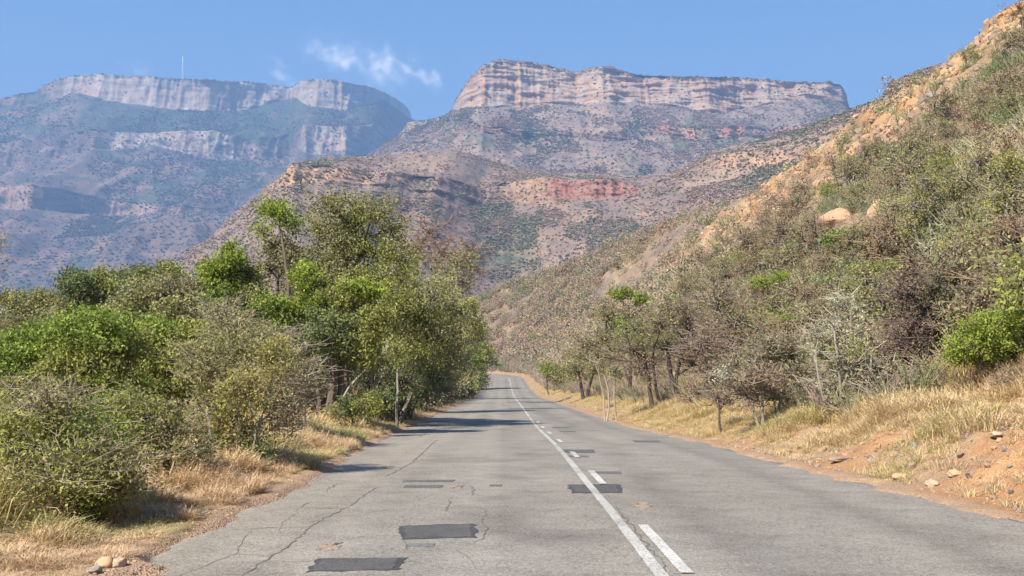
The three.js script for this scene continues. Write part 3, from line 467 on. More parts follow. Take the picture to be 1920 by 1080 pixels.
/* o.stems: [from, to, r0, r1]; o.lobes: { at, r, n (sprays), m (leaves per spray), leaf, col, spread, bare } in metres from the foot */
function plantParts(o) {
  const R = rng(o.seed), trunk = new Shape(), branch = new Shape(), crown = new Shape(), bark = o.bark ?? BARK.brown, twigCol = o.twig ?? bark;
  const vary = (c, k = 0.2) => { const q = 1 - k + 2 * k * R(); return [c[0] * q, c[1] * q, c[2] * q]; };
  const paths = o.stems.map(([a, b, r0, r1, bow]) => { const p = curve(a, b, R, bow ?? 0.1, 6); trunk.tube(p, r0, r1, o.sides ?? 7, vary(bark, 0.12)); return p; });
  for (const l of o.lobes) {
    const col = LEAF[l.col], rr = typeof l.r === 'number' ? [l.r, l.r * 0.8, l.r] : l.r;
    let best = null, bd = 1e9; for (const p of paths) for (let k = 2; k < p.length; k++) { const q = p[k], d = Math.hypot(q[0] - l.at[0], (q[1] - l.at[1]) * 1.4 + 0.5, q[2] - l.at[2]); if (d < bd) { bd = d; best = q; } }
    const limb = curve(best, l.at, R, 0.18, 5), lr = l.limb ?? clamp(rr[0] * 0.045, 0.012, 0.09); branch.tube(limb, lr, lr * 0.5, 5, vary(bark, 0.15));
    for (let s = 0; s < l.n; s++) {
      const th = R() * 6.2832, cz = 2 * R() - 1, sz = Math.sqrt(1 - cz * cz), rad = Math.pow(R(), l.fill ?? 0.42) * (0.62 + 0.75 * noise(Math.cos(th) * sz * 2.2 + l.at[0], cz * 2.2 + l.at[1], Math.sin(th) * sz * 2.2 + 7)) * (R() < 0.08 ? 1.3 : 1), p = [l.at[0] + rr[0] * rad * sz * Math.cos(th), l.at[1] + rr[1] * rad * cz, l.at[2] + rr[2] * rad * sz * Math.sin(th)];
      const from = limb[3 + Math.floor(R() * 3)], tw = l.tw ?? 0.011;
      if (R() < (l.wood ?? 0.6) || l.bare) branch.tube(curve(from, p, R, 0.2, 2), tw * 1.7, tw * 0.6, 3, vary(twigCol, 0.25));
      const fine = l.bare ?? 0; for (let q = 0; q < fine; q++) { const g = l.reach ?? 0.4, d = [p[0] + (p[0] - l.at[0]) / rr[0] * g * 0.5 + gauss(R) * g, p[1] + Math.abs(gauss(R)) * g * 0.8 - g * 0.1, p[2] + gauss(R) * g]; branch.tube(curve(p, d, R, 0.2, l.seg ?? 1), tw, tw * 0.5, 3, vary(twigCol, 0.25)); }
      const tone = 0.72 + 0.56 * R(), sp2 = l.spread ?? 0.22, hue = R();
      for (let q = 0, m = Math.round(l.m * (l.more ?? 1)); q < m; q++) { const c = col[hue < 0.15 ? 2 : Math.floor(R() * 3)], k = tone * (0.78 + 0.44 * R()); crown.leaf(p[0] + gauss(R) * sp2, p[1] + gauss(R) * sp2 * 0.75 - (l.hang ?? 0) * R(), p[2] + gauss(R) * sp2, l.leaf * (0.5 + 0.95 * R() * R() + 0.15 * R()), l.leaf * (0.3 + 0.36 * R()), [c[0] * k, c[1] * k, c[2] * k], R); }
    }
  }
  return { trunk: trunk.build(), branches: branch.build(), crown: crown.p.length ? crown.build() : null };
}
function plant(o) {
  const g = new THREE.Group(), P = plantParts(o), [x, D] = o.at, y = landUp(x, D);
  g.position.set(x, y - (o.sink ?? 0.05), -D);
  child(g, 'trunk', P.trunk, M.bark); if (P.branches.index.count) child(g, 'branches', P.branches, M.bark); if (P.crown) child(g, 'crown', P.crown, M.leaf);
  return add(g, o.name, o.label, o.category ?? 'tree', o.group);
}
// lobes given by bearing: [px, py, radius px, radius py, colour, sprays, leaves]; depth is spread about the plant's own distance
function fromBearings(D, px0, list, defaults = {}, seed = 1) {
  const R = rng(seed), x0 = eastAt(px0, D), y0 = landUp(x0, D), m = D / FOCAL;
  return { at: [x0, D], lobes: list.map(([px, py, rx, ry, col, n, k, extra]) => { const dz = (R() - 0.5) * (defaults.depth ?? 1.2) * rx * m, p = survey(px, py, D + dz); return { at: [p[0] - x0, p[1] - y0, -dz], r: [rx * m, ry * m, (defaults.round ?? 1) * Math.max(rx, ry) * m], col, n, m: k, ...defaults, ...extra }; }), up: (px, py, dz = 0) => { const p = survey(px, py, D + dz); return [p[0] - x0, p[1] - y0, -dz]; } };
}
function surveyed(o, D, px0, list, stems, defaults, seed) {
  const f = fromBearings(D, px0, list, defaults, seed);
  return plant({ ...o, seed, at: f.at, lobes: f.lobes, stems: stems.map(([x0, x1, y1, r0, r1, dz = 0, bow]) => [[f.up(x0, 692)[0], -0.15, 0], f.up(x1, y1, dz), r0, r1, bow]) });
}

// --- the wood on the left, behind the verge
const T1 = { more: 1.1, leaf: 0.115, spread: 0.27, tw: 0.014, wood: 0.5, depth: 1.6 };
surveyed({ name: 'thorn_tree', label: 'tallest tree left of the road, feathery olive crown on bare trunk', bark: BARK.brown }, 37, 655,
  [[620, 385, 42, 30, 'olive', 46, 26], [668, 410, 50, 40, 'green', 70, 28], [705, 395, 45, 28, 'olive', 46, 24], [735, 430, 36, 36, 'olive', 40, 24], [640, 455, 46, 38, 'olive', 60, 26], [690, 470, 55, 36, 'green', 75, 28], [745, 480, 45, 40, 'green', 60, 26], [600, 430, 36, 30, 'olive', 36, 22], [700, 530, 60, 40, 'green', 80, 28], [650, 366, 20, 14, 'olive', 12, 18], [735, 372, 14, 16, 'olive', 8, 14]],
  [[655, 650, 470, 0.17, 0.1, 0, 0.04], [656, 690, 440, 0.12, 0.05, 0.6]], T1, 101);
surveyed({ name: 'thorn_tree', label: 'slender tree with a bright green flat tuft on top, left of the tallest tree' }, 36, 540,
  [[520, 392, 40, 22, 'lime', 60, 26, { leaf: 0.11 }], [545, 415, 30, 22, 'bright', 34, 22], [490, 430, 20, 18, 'lime', 16, 20], [515, 455, 40, 32, 'olive', 40, 22], [545, 490, 40, 34, 'olive', 44, 22], [500, 500, 34, 30, 'grey', 26, 16, { bare: 2 }]],
  [[545, 522, 420, 0.1, 0.04], [548, 540, 470, 0.08, 0.04, 0.5]], T1, 102);
surveyed({ name: 'vine_tree', label: 'small tree smothered in bright green creeper, pointed top, left of slender tree' }, 33, 440,
  [[436, 468, 22, 24, 'lime', 40, 30], [430, 505, 50, 34, 'bright', 110, 30], [396, 500, 30, 20, 'lime', 44, 28], [465, 520, 34, 34, 'green', 60, 28], [425, 555, 50, 36, 'bright', 90, 28], [415, 610, 30, 40, 'green', 50, 26], [470, 570, 40, 40, 'olive', 60, 24]],
  [[440, 436, 480, 0.1, 0.04], [445, 460, 540, 0.08, 0.03, 0.5]], { ...T1, leaf: 0.12, spread: 0.2, hang: 0.25 }, 103);
surveyed({ name: 'vine_tree', label: 'dark tree with bright hanging creeper on its left side, before the tallest tree' }, 32, 605,
  [[575, 515, 30, 26, 'lime', 60, 30], [590, 550, 36, 40, 'lime', 90, 30, { hang: 0.5 }], [540, 580, 36, 34, 'lime', 70, 28, { hang: 0.5 }], [510, 565, 24, 18, 'bright', 30, 26], [640, 560, 44, 40, 'green', 90, 28], [620, 620, 60, 44, 'dark', 110, 28], [570, 640, 40, 40, 'dark', 60, 26], [660, 650, 55, 40, 'green', 100, 28], [680, 540, 34, 18, 'lime', 54, 28], [700, 600, 46, 40, 'green', 90, 28], [610, 690, 50, 34, 'dark', 60, 24]],
  [[612, 590, 560, 0.14, 0.06], [640, 650, 590, 0.13, 0.06, 0.4, 0.05], [600, 560, 600, 0.09, 0.04, -0.3]], { ...T1, leaf: 0.125, spread: 0.2 }, 104);
surveyed({ name: 'roadside_tree', label: 'broad grey-green tree whose crown leans over the left road edge', bark: BARK.grey }, 42, 735,
  [[745, 560, 50, 40, 'green', 90, 26], [800, 560, 44, 40, 'olive', 80, 26], [790, 600, 44, 24, 'lime', 70, 28], [740, 620, 56, 44, 'olive', 110, 26], [830, 625, 46, 40, 'olive', 90, 26], [780, 665, 60, 40, 'green', 100, 26], [720, 680, 46, 40, 'dark', 70, 24], [845, 680, 40, 40, 'olive', 70, 24], [800, 710, 50, 26, 'dark', 50, 22], [760, 515, 34, 30, 'green', 44, 24]],
  [[735, 740, 600, 0.15, 0.07], [742, 800, 610, 0.1, 0.05, 0.8], [712, 720, 640, 0.1, 0.05]], T1, 105);
surveyed({ name: 'sparse_tree', label: 'thin tree with olive centre and rusty twig fringe, highest beside the road gap', bark: BARK.grey, twig: [0.25, 0.17, 0.12] }, 84, 832,
  [[860, 490, 40, 34, 'olive', 50, 20], [880, 470, 34, 26, 'rust', 24, 7, { bare: 4 }], [835, 510, 40, 30, 'olive', 40, 20], [800, 470, 36, 30, 'rust', 18, 5, { bare: 4 }], [870, 530, 36, 26, 'grey', 30, 12, { bare: 3 }], [890, 505, 20, 30, 'rust', 16, 4, { bare: 4 }]],
  [[830, 855, 500, 0.17, 0.08], [834, 820, 500, 0.13, 0.06]], { ...T1, leaf: 0.22, spread: 0.45, reach: 0.9, tw: 0.02 }, 106);
surveyed({ name: 'bare_tree', label: 'leafless reddish tree behind the tallest tree', bark: BARK.grey, twig: [0.27, 0.18, 0.13] }, 60, 790,
  [[800, 435, 40, 40, 'rust', 30, 3, { bare: 5 }], [770, 470, 40, 40, 'rust', 30, 4, { bare: 5 }], [830, 470, 34, 40, 'rust', 26, 3, { bare: 5 }]],
  [[790, 800, 470, 0.12, 0.04], [792, 780, 490, 0.1, 0.04]], { ...T1, leaf: 0.13, spread: 0.3, reach: 0.6, tw: 0.018 }, 107);
surveyed({ name: 'roadside_tree', label: 'yellow-green tree at the left road edge, before the dark round tree' }, 112, 862,
  [[880, 600, 34, 30, 'yellow', 60, 24], [860, 640, 40, 36, 'olive', 70, 24], [895, 625, 24, 26, 'yellow', 40, 24], [870, 680, 36, 36, 'bright', 60, 24], [840, 700, 36, 30, 'green', 50, 22], [868, 720, 30, 20, 'green', 30, 20], [850, 590, 36, 30, 'olive', 50, 22], [885, 570, 24, 18, 'yellow', 24, 18]],
  [[860, 868, 640, 0.2, 0.1], [864, 885, 640, 0.14, 0.08]], { ...T1, leaf: 0.27, spread: 0.5 }, 108);
surveyed({ name: 'round_tree', label: 'dark green round tree at the far end of the left wood' }, 168, 890,
  [[895, 655, 26, 22, 'dark', 70, 28], [905, 680, 22, 26, 'green', 60, 28], [882, 690, 22, 28, 'dark', 60, 28], [896, 715, 22, 18, 'dark', 40, 26], [910, 660, 14, 18, 'green', 26, 26]],
  [[890, 895, 670, 0.28, 0.14]], { ...T1, leaf: 0.36, spread: 0.6 }, 109);
for (const [px, D, label, seed, c] of [[170, 44, 'dark tree with two crowns left in the skyline above the creeper mound', 110, 'dark'], [285, 42, 'dark green tree crown right of the two-crowned one, below the blue slopes', 111, 'dark'], [60, 46, 'low olive tree at the left picture edge below the blue slopes', 112, 'olive'], [350, 40, 'dry grey-olive tree between dark crown and creeper tree', 113, 'grey']]) {
  const top = { 170: 505, 285: 496, 60: 545, 350: 522 }[px];
  surveyed({ name: 'bush_tree', label, bark: BARK.brown }, D, px,
    [[px - 30, top + 22, 40, 26, c, 80, 26], [px + 26, top + 18, 38, 24, c === 'dark' ? 'green' : c, 80, 26], [px, top + 55, 66, 36, c === 'dark' ? 'olive' : 'olive', 120, 26], [px - 40, top + 85, 50, 36, 'olive', 80, 24], [px + 45, top + 85, 50, 36, c === 'grey' ? 'grey' : 'green', 80, 24], [px, top + 125, 66, 36, 'olive', 80, 22]],
    [[px, px - 20, top + 45, 0.13, 0.05], [px + 5, px + 25, top + 45, 0.1, 0.04]], { ...T1, leaf: 0.15, spread: 0.26 }, seed);
}

surveyed({ name: 'roadside_tree', label: 'grey-green tree with low foliage midway along the left road edge', bark: BARK.grey }, 58, 795,
  [[800, 600, 50, 40, 'olive', 90, 24], [840, 650, 40, 40, 'olive', 80, 24], [790, 660, 50, 40, 'green', 90, 24], [830, 700, 40, 30, 'olive', 60, 24], [780, 715, 40, 26, 'green', 60, 24], [845, 590, 36, 36, 'olive', 60, 22], [820, 545, 44, 34, 'olive', 60, 22]],
  [[795, 800, 620, 0.16, 0.07], [797, 830, 640, 0.11, 0.06]], { ...T1, leaf: 0.19, spread: 0.34 }, 171);
surveyed({ name: 'roadside_tree', label: 'olive tree filling the left wood behind the upright pale trunk', bark: BARK.brown }, 44, 640,
  [[600, 600, 70, 50, 'olive', 110, 24], [680, 610, 60, 50, 'olive', 110, 24], [640, 540, 60, 40, 'olive', 100, 24], [560, 560, 50, 50, 'olive', 80, 24], [720, 560, 50, 50, 'green', 90, 24], [640, 660, 80, 40, 'dark', 100, 22], [540, 490, 40, 34, 'grey', 50, 18, { bare: 2 }], [610, 490, 50, 34, 'olive', 70, 22]],
  [[640, 620, 580, 0.16, 0.07], [645, 680, 590, 0.12, 0.06], [636, 570, 600, 0.1, 0.05]], { ...T1, leaf: 0.17, spread: 0.32 }, 172);
surveyed({ name: 'bush_tree', label: 'grey-olive tree filling the gap left of the slender tree', bark: BARK.grey, twig: BARK.grey }, 40, 480,
  [[480, 560, 50, 40, 'olive', 80, 22, { bare: 1 }], [430, 590, 50, 40, 'olive', 70, 22, { bare: 1 }], [510, 600, 40, 40, 'olive', 70, 22], [380, 570, 40, 36, 'grey', 60, 18, { bare: 2 }], [470, 630, 70, 36, 'green', 80, 22]],
  [[480, 480, 580, 0.12, 0.05], [476, 420, 600, 0.09, 0.04]], { ...T1, leaf: 0.16, spread: 0.3 }, 173);
{ // low bushes along the left edge of the farther road
  const r = rng(88), green = [['olive', 'olive'], ['green', 'green'], ['brown', 'dry brown'], ['olive', 'olive'], ['dark', 'dark green']], where = ['first after the grass verge ends', 'second beyond the grass verge', 'third beyond the grass verge', 'fourth along', 'fifth along', 'sixth along', 'seventh along', 'eighth along', 'ninth along', 'last before the far bend'];
  for (let k = 0; k < 10; k++) { const D = 44 * Math.pow(1.155, k), [col, word] = green[k % 5], w = 1 + 0.5 * r() + D / 110, x = edgeL(D) - 1.2 - w * 0.6;
    plant({ name: 'edge_bush', label: 'low ' + word + ' bush at the left road edge, ' + where[k], category: 'bush', group: 'low bushes along the left road edge', seed: 180 + k, at: [x, D], twig: BARK.grey, stems: [[[0, -0.1, 0], [0.1, 0.6 * w, 0], 0.05, 0.02], [[0, -0.1, 0], [-0.4 * w, 0.5 * w, 0.2], 0.04, 0.02]],
      lobes: [[0, 0.7, 0], [0.45, 0.5, 0.2], [-0.5, 0.6, -0.1], [0.1, 0.4, 0.5], [-0.2, 0.9, -0.3]].map(([a, b, c]) => ({ at: [a * w, b * w, c * w], r: [0.55 * w, 0.42 * w, 0.55 * w], col, n: 34, m: 20, leaf: 0.09 + D / 700, spread: 0.12 + 0.06 * w, bare: 1, tw: 0.012, reach: 0.3 })) }); }
}
// --- bushes at the verge, close to the camera
const N1 = { seg: 2, leaf: 0.06, spread: 0.12, tw: 0.0045, wood: 0.55, depth: 1.2, fill: 0.36 };
surveyed({ name: 'creeper_mound', label: 'bright green creeper mound, tallest foliage at the left picture edge', category: 'bush' }, 17, 150,
  [[170, 610, 66, 36, 'bright', 130, 34], [95, 630, 70, 40, 'bright', 150, 34], [230, 640, 60, 44, 'green', 120, 32], [25, 660, 60, 44, 'bright', 120, 34], [150, 690, 100, 60, 'green', 200, 30], [60, 740, 90, 50, 'olive', 130, 26, { bare: 1 }], [200, 740, 80, 50, 'bright', 130, 28], [-50, 680, 60, 60, 'bright', 80, 28], [120, 790, 110, 44, 'green', 130, 26]],
  [[150, 130, 700, 0.06, 0.03], [120, 60, 720, 0.05, 0.02], [180, 220, 700, 0.05, 0.02, 0.4], [100, 0, 740, 0.05, 0.02]], { ...N1, leaf: 0.075, spread: 0.13 }, 121);
surveyed({ name: 'creeper_mound', label: 'second green creeper mound right of the tallest, beside grey twigs', category: 'bush' }, 19, 315,
  [[300, 615, 50, 28, 'bright', 90, 32], [355, 630, 40, 30, 'green', 70, 30], [270, 650, 46, 40, 'bright', 80, 30], [320, 670, 66, 50, 'green', 130, 28], [380, 690, 44, 44, 'olive', 70, 24], [300, 730, 70, 50, 'green', 100, 26]],
  [[315, 310, 660, 0.06, 0.02], [320, 360, 680, 0.05, 0.02, 0.3], [310, 270, 690, 0.05, 0.02]], { ...N1, leaf: 0.08, spread: 0.14 }, 122);
surveyed({ name: 'thorn_bush', label: 'yellow-green thorny bush with arching twigs at the grass verge', category: 'bush', bark: BARK.grey, twig: BARK.straw }, 16.2, 440,
  [[450, 640, 60, 40, 'olive', 80, 22, { bare: 2 }], [520, 660, 46, 40, 'yellow', 60, 20, { bare: 2 }], [400, 690, 60, 46, 'olive', 90, 22, { bare: 2 }], [470, 720, 70, 50, 'yellow', 100, 22, { bare: 2 }], [540, 740, 44, 46, 'grey', 50, 14, { bare: 3 }], [390, 770, 60, 44, 'olive', 80, 20, { bare: 2 }], [450, 800, 60, 44, 'yellow', 80, 20, { bare: 2 }], [430, 845, 56, 30, 'green', 60, 20, { bare: 1 }], [400, 868, 50, 24, 'grey', 50, 12, { bare: 3 }], [470, 870, 40, 22, 'olive', 40, 16, { bare: 2 }], [540, 790, 34, 30, 'grey', 40, 10, { bare: 3 }], [360, 660, 40, 40, 'olive', 46, 20, { bare: 2 }], [490, 840, 24, 30, 'dark', 30, 22]],
  [[440, 440, 720, 0.05, 0.02], [430, 390, 740, 0.04, 0.02], [450, 510, 730, 0.04, 0.02, 0.3], [455, 480, 800, 0.03, 0.015, -0.2]], { ...N1, leaf: 0.058, spread: 0.14, reach: 0.2 }, 123);
surveyed({ name: 'twiggy_bush', label: 'grey leafless bush between the thorny bush and the dark tree trunks', category: 'bush', bark: BARK.grey, twig: [0.30, 0.25, 0.19] }, 23, 560,
  [[545, 640, 40, 40, 'grey', 50, 8, { bare: 4 }], [560, 700, 44, 40, 'grey', 60, 7, { bare: 4 }], [530, 680, 40, 40, 'olive', 50, 12, { bare: 3 }], [575, 740, 34, 30, 'brown', 40, 5, { bare: 4 }], [480, 625, 46, 30, 'olive', 50, 18, { bare: 3 }], [430, 600, 50, 34, 'olive', 60, 16, { bare: 3 }], [400, 580, 40, 34, 'grey', 40, 12, { bare: 3 }]],
  [[555, 545, 690, 0.05, 0.02], [560, 570, 700, 0.04, 0.02], [550, 500, 660, 0.04, 0.02], [540, 430, 640, 0.04, 0.015]], { ...N1, leaf: 0.08, spread: 0.16, reach: 0.3, tw: 0.007 }, 124);
surveyed({ name: 'thorn_bush', label: 'low tangled bush with grey stems at the lower left picture edge', category: 'bush', bark: BARK.grey, twig: BARK.straw }, 10.3, 90,
  [[60, 800, 120, 70, 'green', 160, 28, { bare: 1 }], [160, 820, 100, 70, 'bright', 130, 24, { bare: 2 }], [20, 870, 100, 70, 'green', 120, 26, { bare: 1 }], [130, 880, 110, 60, 'green', 130, 22, { bare: 3 }], [90, 745, 100, 40, 'olive', 60, 14, { bare: 3 }], [200, 860, 60, 50, 'olive', 70, 22, { bare: 2 }], [70, 930, 80, 40, 'bright', 110, 30], [150, 935, 56, 34, 'bright', 80, 30], [20, 960, 60, 30, 'green', 60, 26], [225, 900, 40, 40, 'olive', 50, 24, { bare: 1 }], [-60, 840, 80, 80, 'green', 80, 24, { bare: 2 }]],
  [[90, 60, 830, 0.035, 0.015], [110, 150, 840, 0.03, 0.012], [80, 0, 870, 0.03, 0.012], [120, 210, 870, 0.025, 0.012, 0.2]], { ...N1, leaf: 0.05, spread: 0.13, reach: 0.22, fill: 0.5 }, 125);
surveyed({ name: 'thorn_bush', label: 'dense green bush with tan twigs between creeper mound and yellow-green thorny bush', category: 'bush', bark: BARK.grey, twig: BARK.straw }, 13.6, 270,
  [[260, 770, 70, 50, 'green', 110, 26, { bare: 2 }], [320, 790, 60, 50, 'olive', 90, 24, { bare: 3 }], [230, 830, 66, 44, 'green', 90, 26, { bare: 2 }], [300, 850, 60, 36, 'olive', 70, 22, { bare: 3 }], [200, 780, 60, 50, 'bright', 80, 28], [350, 850, 50, 34, 'dark', 50, 24, { bare: 2 }]],
  [[270, 260, 800, 0.04, 0.02], [280, 320, 810, 0.03, 0.015], [260, 210, 820, 0.03, 0.015]], { ...N1, leaf: 0.055, spread: 0.11, reach: 0.18 }, 126);
surveyed({ name: 'edge_tree', label: 'thin twigs of a tree cut off by the left picture edge', bark: BARK.grey, twig: BARK.straw }, 21, -60,
  [[-20, 470, 30, 44, 'olive', 30, 8, { bare: 4 }], [-40, 540, 44, 40, 'olive', 50, 12, { bare: 3 }], [-80, 490, 60, 60, 'olive', 60, 12, { bare: 3 }], [-30, 600, 60, 40, 'olive', 60, 20, { bare: 2 }]],
  [[-60, -50, 520, 0.07, 0.025]], { ...N1, leaf: 0.07, spread: 0.16, reach: 0.35 }, 127);
surveyed({ name: 'shade_bush', label: 'dark low bush at the foot of the left trees by the verge', category: 'bush' }, 30, 660,
  [[655, 760, 26, 24, 'dark', 40, 24], [690, 755, 30, 24, 'green', 40, 22], [720, 745, 30, 26, 'dark', 40, 22], [625, 770, 16, 16, 'olive', 20, 20]],
  [[665, 660, 765, 0.04, 0.02], [680, 700, 760, 0.04, 0.02]], { ...T1, leaf: 0.1, spread: 0.18 }, 128);
surveyed({ name: 'shade_bush', label: 'brown dry undergrowth in the shade right of the left tree trunks', category: 'bush', twig: BARK.grey }, 46, 765,
  [[760, 735, 30, 24, 'brown', 40, 10, { bare: 3 }], [800, 735, 30, 20, 'olive', 40, 16, { bare: 2 }], [835, 728, 24, 16, 'brown', 30, 12, { bare: 2 }]],
  [[762, 760, 740, 0.04, 0.02], [768, 790, 735, 0.04, 0.02]], { ...T1, leaf: 0.11, spread: 0.2, reach: 0.35 }, 129);
surveyed({ name: 'shade_bush', label: 'dark thicket filling the shade behind the upright pale trunk', category: 'bush', twig: BARK.brown }, 39, 650,
  [[600, 715, 40, 34, 'dark', 60, 22, { bare: 2 }], [650, 720, 46, 36, 'dark', 70, 22, { bare: 2 }], [705, 715, 46, 36, 'dark', 70, 22, { bare: 2 }], [755, 712, 40, 34, 'dark', 60, 22, { bare: 1 }], [570, 720, 40, 40, 'brown', 40, 14, { bare: 2 }]],
  [[630, 620, 730, 0.06, 0.02], [655, 660, 730, 0.06, 0.02], [690, 710, 725, 0.05, 0.02], [700, 750, 720, 0.05, 0.02], [610, 580, 735, 0.05, 0.02]], { ...T1, leaf: 0.11, spread: 0.26 }, 135);
for (const [px, D, x1, y1, r, col, seed, label, bow] of [[641, 33.5, 638, 655, 0.09, BARK.pale, 131, 'upright pale trunk catching sun under the left trees', 0.03], [622, 31.5, 686, 690, 0.04, BARK.pale, 132, 'thin curved pale stem leaning right across the dark trunks', 0.25], [690, 34, 708, 700, 0.03, BARK.grey, 133, 'short leaning grey stem right of the curved pale one', 0.15], [744, 36, 745, 690, 0.06, BARK.grey, 134, 'straight grey trunk in the dark gap near the road', 0.04]])
  surveyed({ name: 'young_tree', label, bark: col, twig: col }, D, px, [[x1, y1 - 30, 30, 24, 'green', 30, 20]], [[px, x1, y1, r, r * 0.6, 0, bow]], { ...T1, leaf: 0.12 }, seed);

// --- trees and bushes along the foot of the right hillside
const T2 = { more: 1, leaf: 0.105, spread: 0.24, tw: 0.013, wood: 0.7, depth: 1.4, reach: 0.45 };
surveyed({ name: 'roadside_tree', label: 'largest tree right of the road, dark trunk and twiggy olive crown', bark: BARK.dark, twig: [0.19, 0.145, 0.11] }, 44, 1264,
  [[1190, 615, 46, 34, 'bright', 50, 22], [1235, 600, 44, 34, 'olive', 50, 16, { bare: 3 }], [1180, 650, 50, 36, 'olive', 50, 16, { bare: 3 }], [1290, 600, 50, 40, 'brown', 60, 8, { bare: 4 }], [1250, 650, 60, 40, 'olive', 60, 10, { bare: 4 }], [1330, 640, 50, 44, 'brown', 60, 8, { bare: 4 }], [1210, 690, 46, 30, 'brown', 40, 7, { bare: 4 }], [1300, 680, 50, 36, 'brown', 46, 8, { bare: 4 }], [1250, 565, 40, 26, 'olive', 36, 14, { bare: 2 }]],
  [[1262, 1252, 660, 0.13, 0.07, 0, 0.04], [1268, 1290, 640, 0.1, 0.05], [1222, 1205, 650, 0.1, 0.05, 0.4], [1240, 1225, 650, 0.07, 0.04]], T2, 141);
surveyed({ name: 'roadside_tree', label: 'tree with a bright green tuft high on the left, behind the pale saplings', bark: BARK.brown, twig: [0.22, 0.17, 0.13] }, 56, 1180,
  [[1165, 548, 26, 10, 'lime', 36, 24], [1200, 560, 20, 10, 'bright', 24, 22], [1140, 590, 40, 30, 'olive', 50, 14, { bare: 3 }], [1180, 590, 44, 30, 'brown', 40, 6, { bare: 4 }], [1130, 640, 40, 34, 'olive', 50, 14, { bare: 3 }], [1090, 650, 36, 34, 'olive', 46, 12, { bare: 3 }], [1160, 670, 44, 30, 'brown', 40, 8, { bare: 3 }]],
  [[1180, 1170, 590, 0.12, 0.05], [1185, 1140, 620, 0.08, 0.04]], { ...T2, leaf: 0.15 }, 142);
surveyed({ name: 'sapling', label: 'crooked pale-barked sapling nearest the right road edge', bark: BARK.pale, twig: BARK.pale }, 46, 1134,
  [[1122, 676, 12, 10, 'grey', 6, 4, { bare: 2 }], [1150, 695, 12, 12, 'lime', 10, 16]], [[1134, 1131, 700, 0.04, 0.028, 0, 0.12], [1133, 1117, 680, 0.035, 0.018, 0, 0.05]], T2, 143);
surveyed({ name: 'sapling', label: 'straight pale-barked sapling right of the crooked one', bark: [0.30, 0.24, 0.18], twig: BARK.grey }, 45, 1157,
  [[1152, 690, 14, 18, 'olive', 14, 12, { bare: 2 }], [1165, 700, 14, 12, 'grey', 10, 8, { bare: 2 }]], [[1157, 1154, 690, 0.045, 0.025, 0, 0.04]], T2, 144);
surveyed({ name: 'fork_tree', label: 'small dark tree with forked trunk on the right verge bend', bark: BARK.dark, twig: [0.19, 0.15, 0.11] }, 78, 1096,
  [[1080, 690, 34, 26, 'olive', 50, 16, { bare: 2 }], [1112, 690, 34, 26, 'olive', 50, 16, { bare: 2 }], [1095, 665, 36, 24, 'grey', 40, 12, { bare: 3 }], [1060, 700, 26, 20, 'olive', 36, 16, { bare: 2 }]],
  [[1093, 1084, 700, 0.16, 0.08], [1098, 1112, 700, 0.14, 0.07]], { ...T2, leaf: 0.18, spread: 0.34 }, 145);
surveyed({ name: 'roadside_bush', label: 'yellow-green bush where the right road edge bends', category: 'bush' }, 125, 1030,
  [[1026, 690, 16, 16, 'lime', 50, 22], [1040, 696, 18, 18, 'olive', 46, 22, { bare: 1 }], [1046, 712, 18, 12, 'olive', 30, 20]], [[1030, 1030, 690, 0.1, 0.05]], { ...T2, leaf: 0.24, spread: 0.4 }, 146);
surveyed({ name: 'dry_tree', label: 'leaning leafless tree with a long pale bough, right of the largest tree', bark: BARK.grey, twig: [0.23, 0.18, 0.14] }, 38, 1345,
  [[1345, 560, 46, 40, 'olive', 50, 9, { bare: 4 }], [1380, 600, 46, 40, 'brown', 50, 7, { bare: 4 }], [1320, 640, 50, 40, 'brown', 50, 6, { bare: 4 }], [1370, 660, 50, 40, 'brown', 50, 6, { bare: 4 }], [1290, 650, 34, 24, 'brown', 24, 5, { bare: 3 }], [1340, 700, 44, 34, 'brown', 40, 6, { bare: 4 }], [1310, 735, 40, 24, 'brown', 40, 8, { bare: 3 }], [1370, 725, 40, 28, 'olive', 40, 10, { bare: 3 }]],
  [[1345, 1318, 625, 0.1, 0.05, 0, 0.12], [1348, 1370, 610, 0.09, 0.04], [1310, 1232, 690, 0.045, 0.025, -0.4, 0.06]], T2, 147);
surveyed({ name: 'grey_bush', label: 'grey-green drooping bush left of the white-branched one', category: 'bush', bark: BARK.grey, twig: [0.24, 0.20, 0.15] }, 25, 1430,
  [[1440, 650, 50, 30, 'grey', 90, 20, { bare: 2 }], [1390, 680, 46, 28, 'grey', 80, 20, { bare: 2 }], [1480, 660, 46, 34, 'grey', 80, 18, { bare: 2 }], [1360, 702, 26, 16, 'pale', 30, 14, { bare: 1 }], [1430, 700, 66, 26, 'brown', 70, 10, { bare: 3 }], [1500, 700, 44, 30, 'grey', 50, 12, { bare: 3 }], [1400, 728, 40, 24, 'brown', 50, 8, { bare: 3 }], [1450, 735, 50, 22, 'brown', 60, 8, { bare: 3 }]],
  [[1430, 1420, 690, 0.05, 0.02], [1440, 1480, 680, 0.05, 0.02], [1425, 1380, 700, 0.04, 0.02]], { ...T2, leaf: 0.07, spread: 0.16, tw: 0.009, reach: 0.3 }, 148);
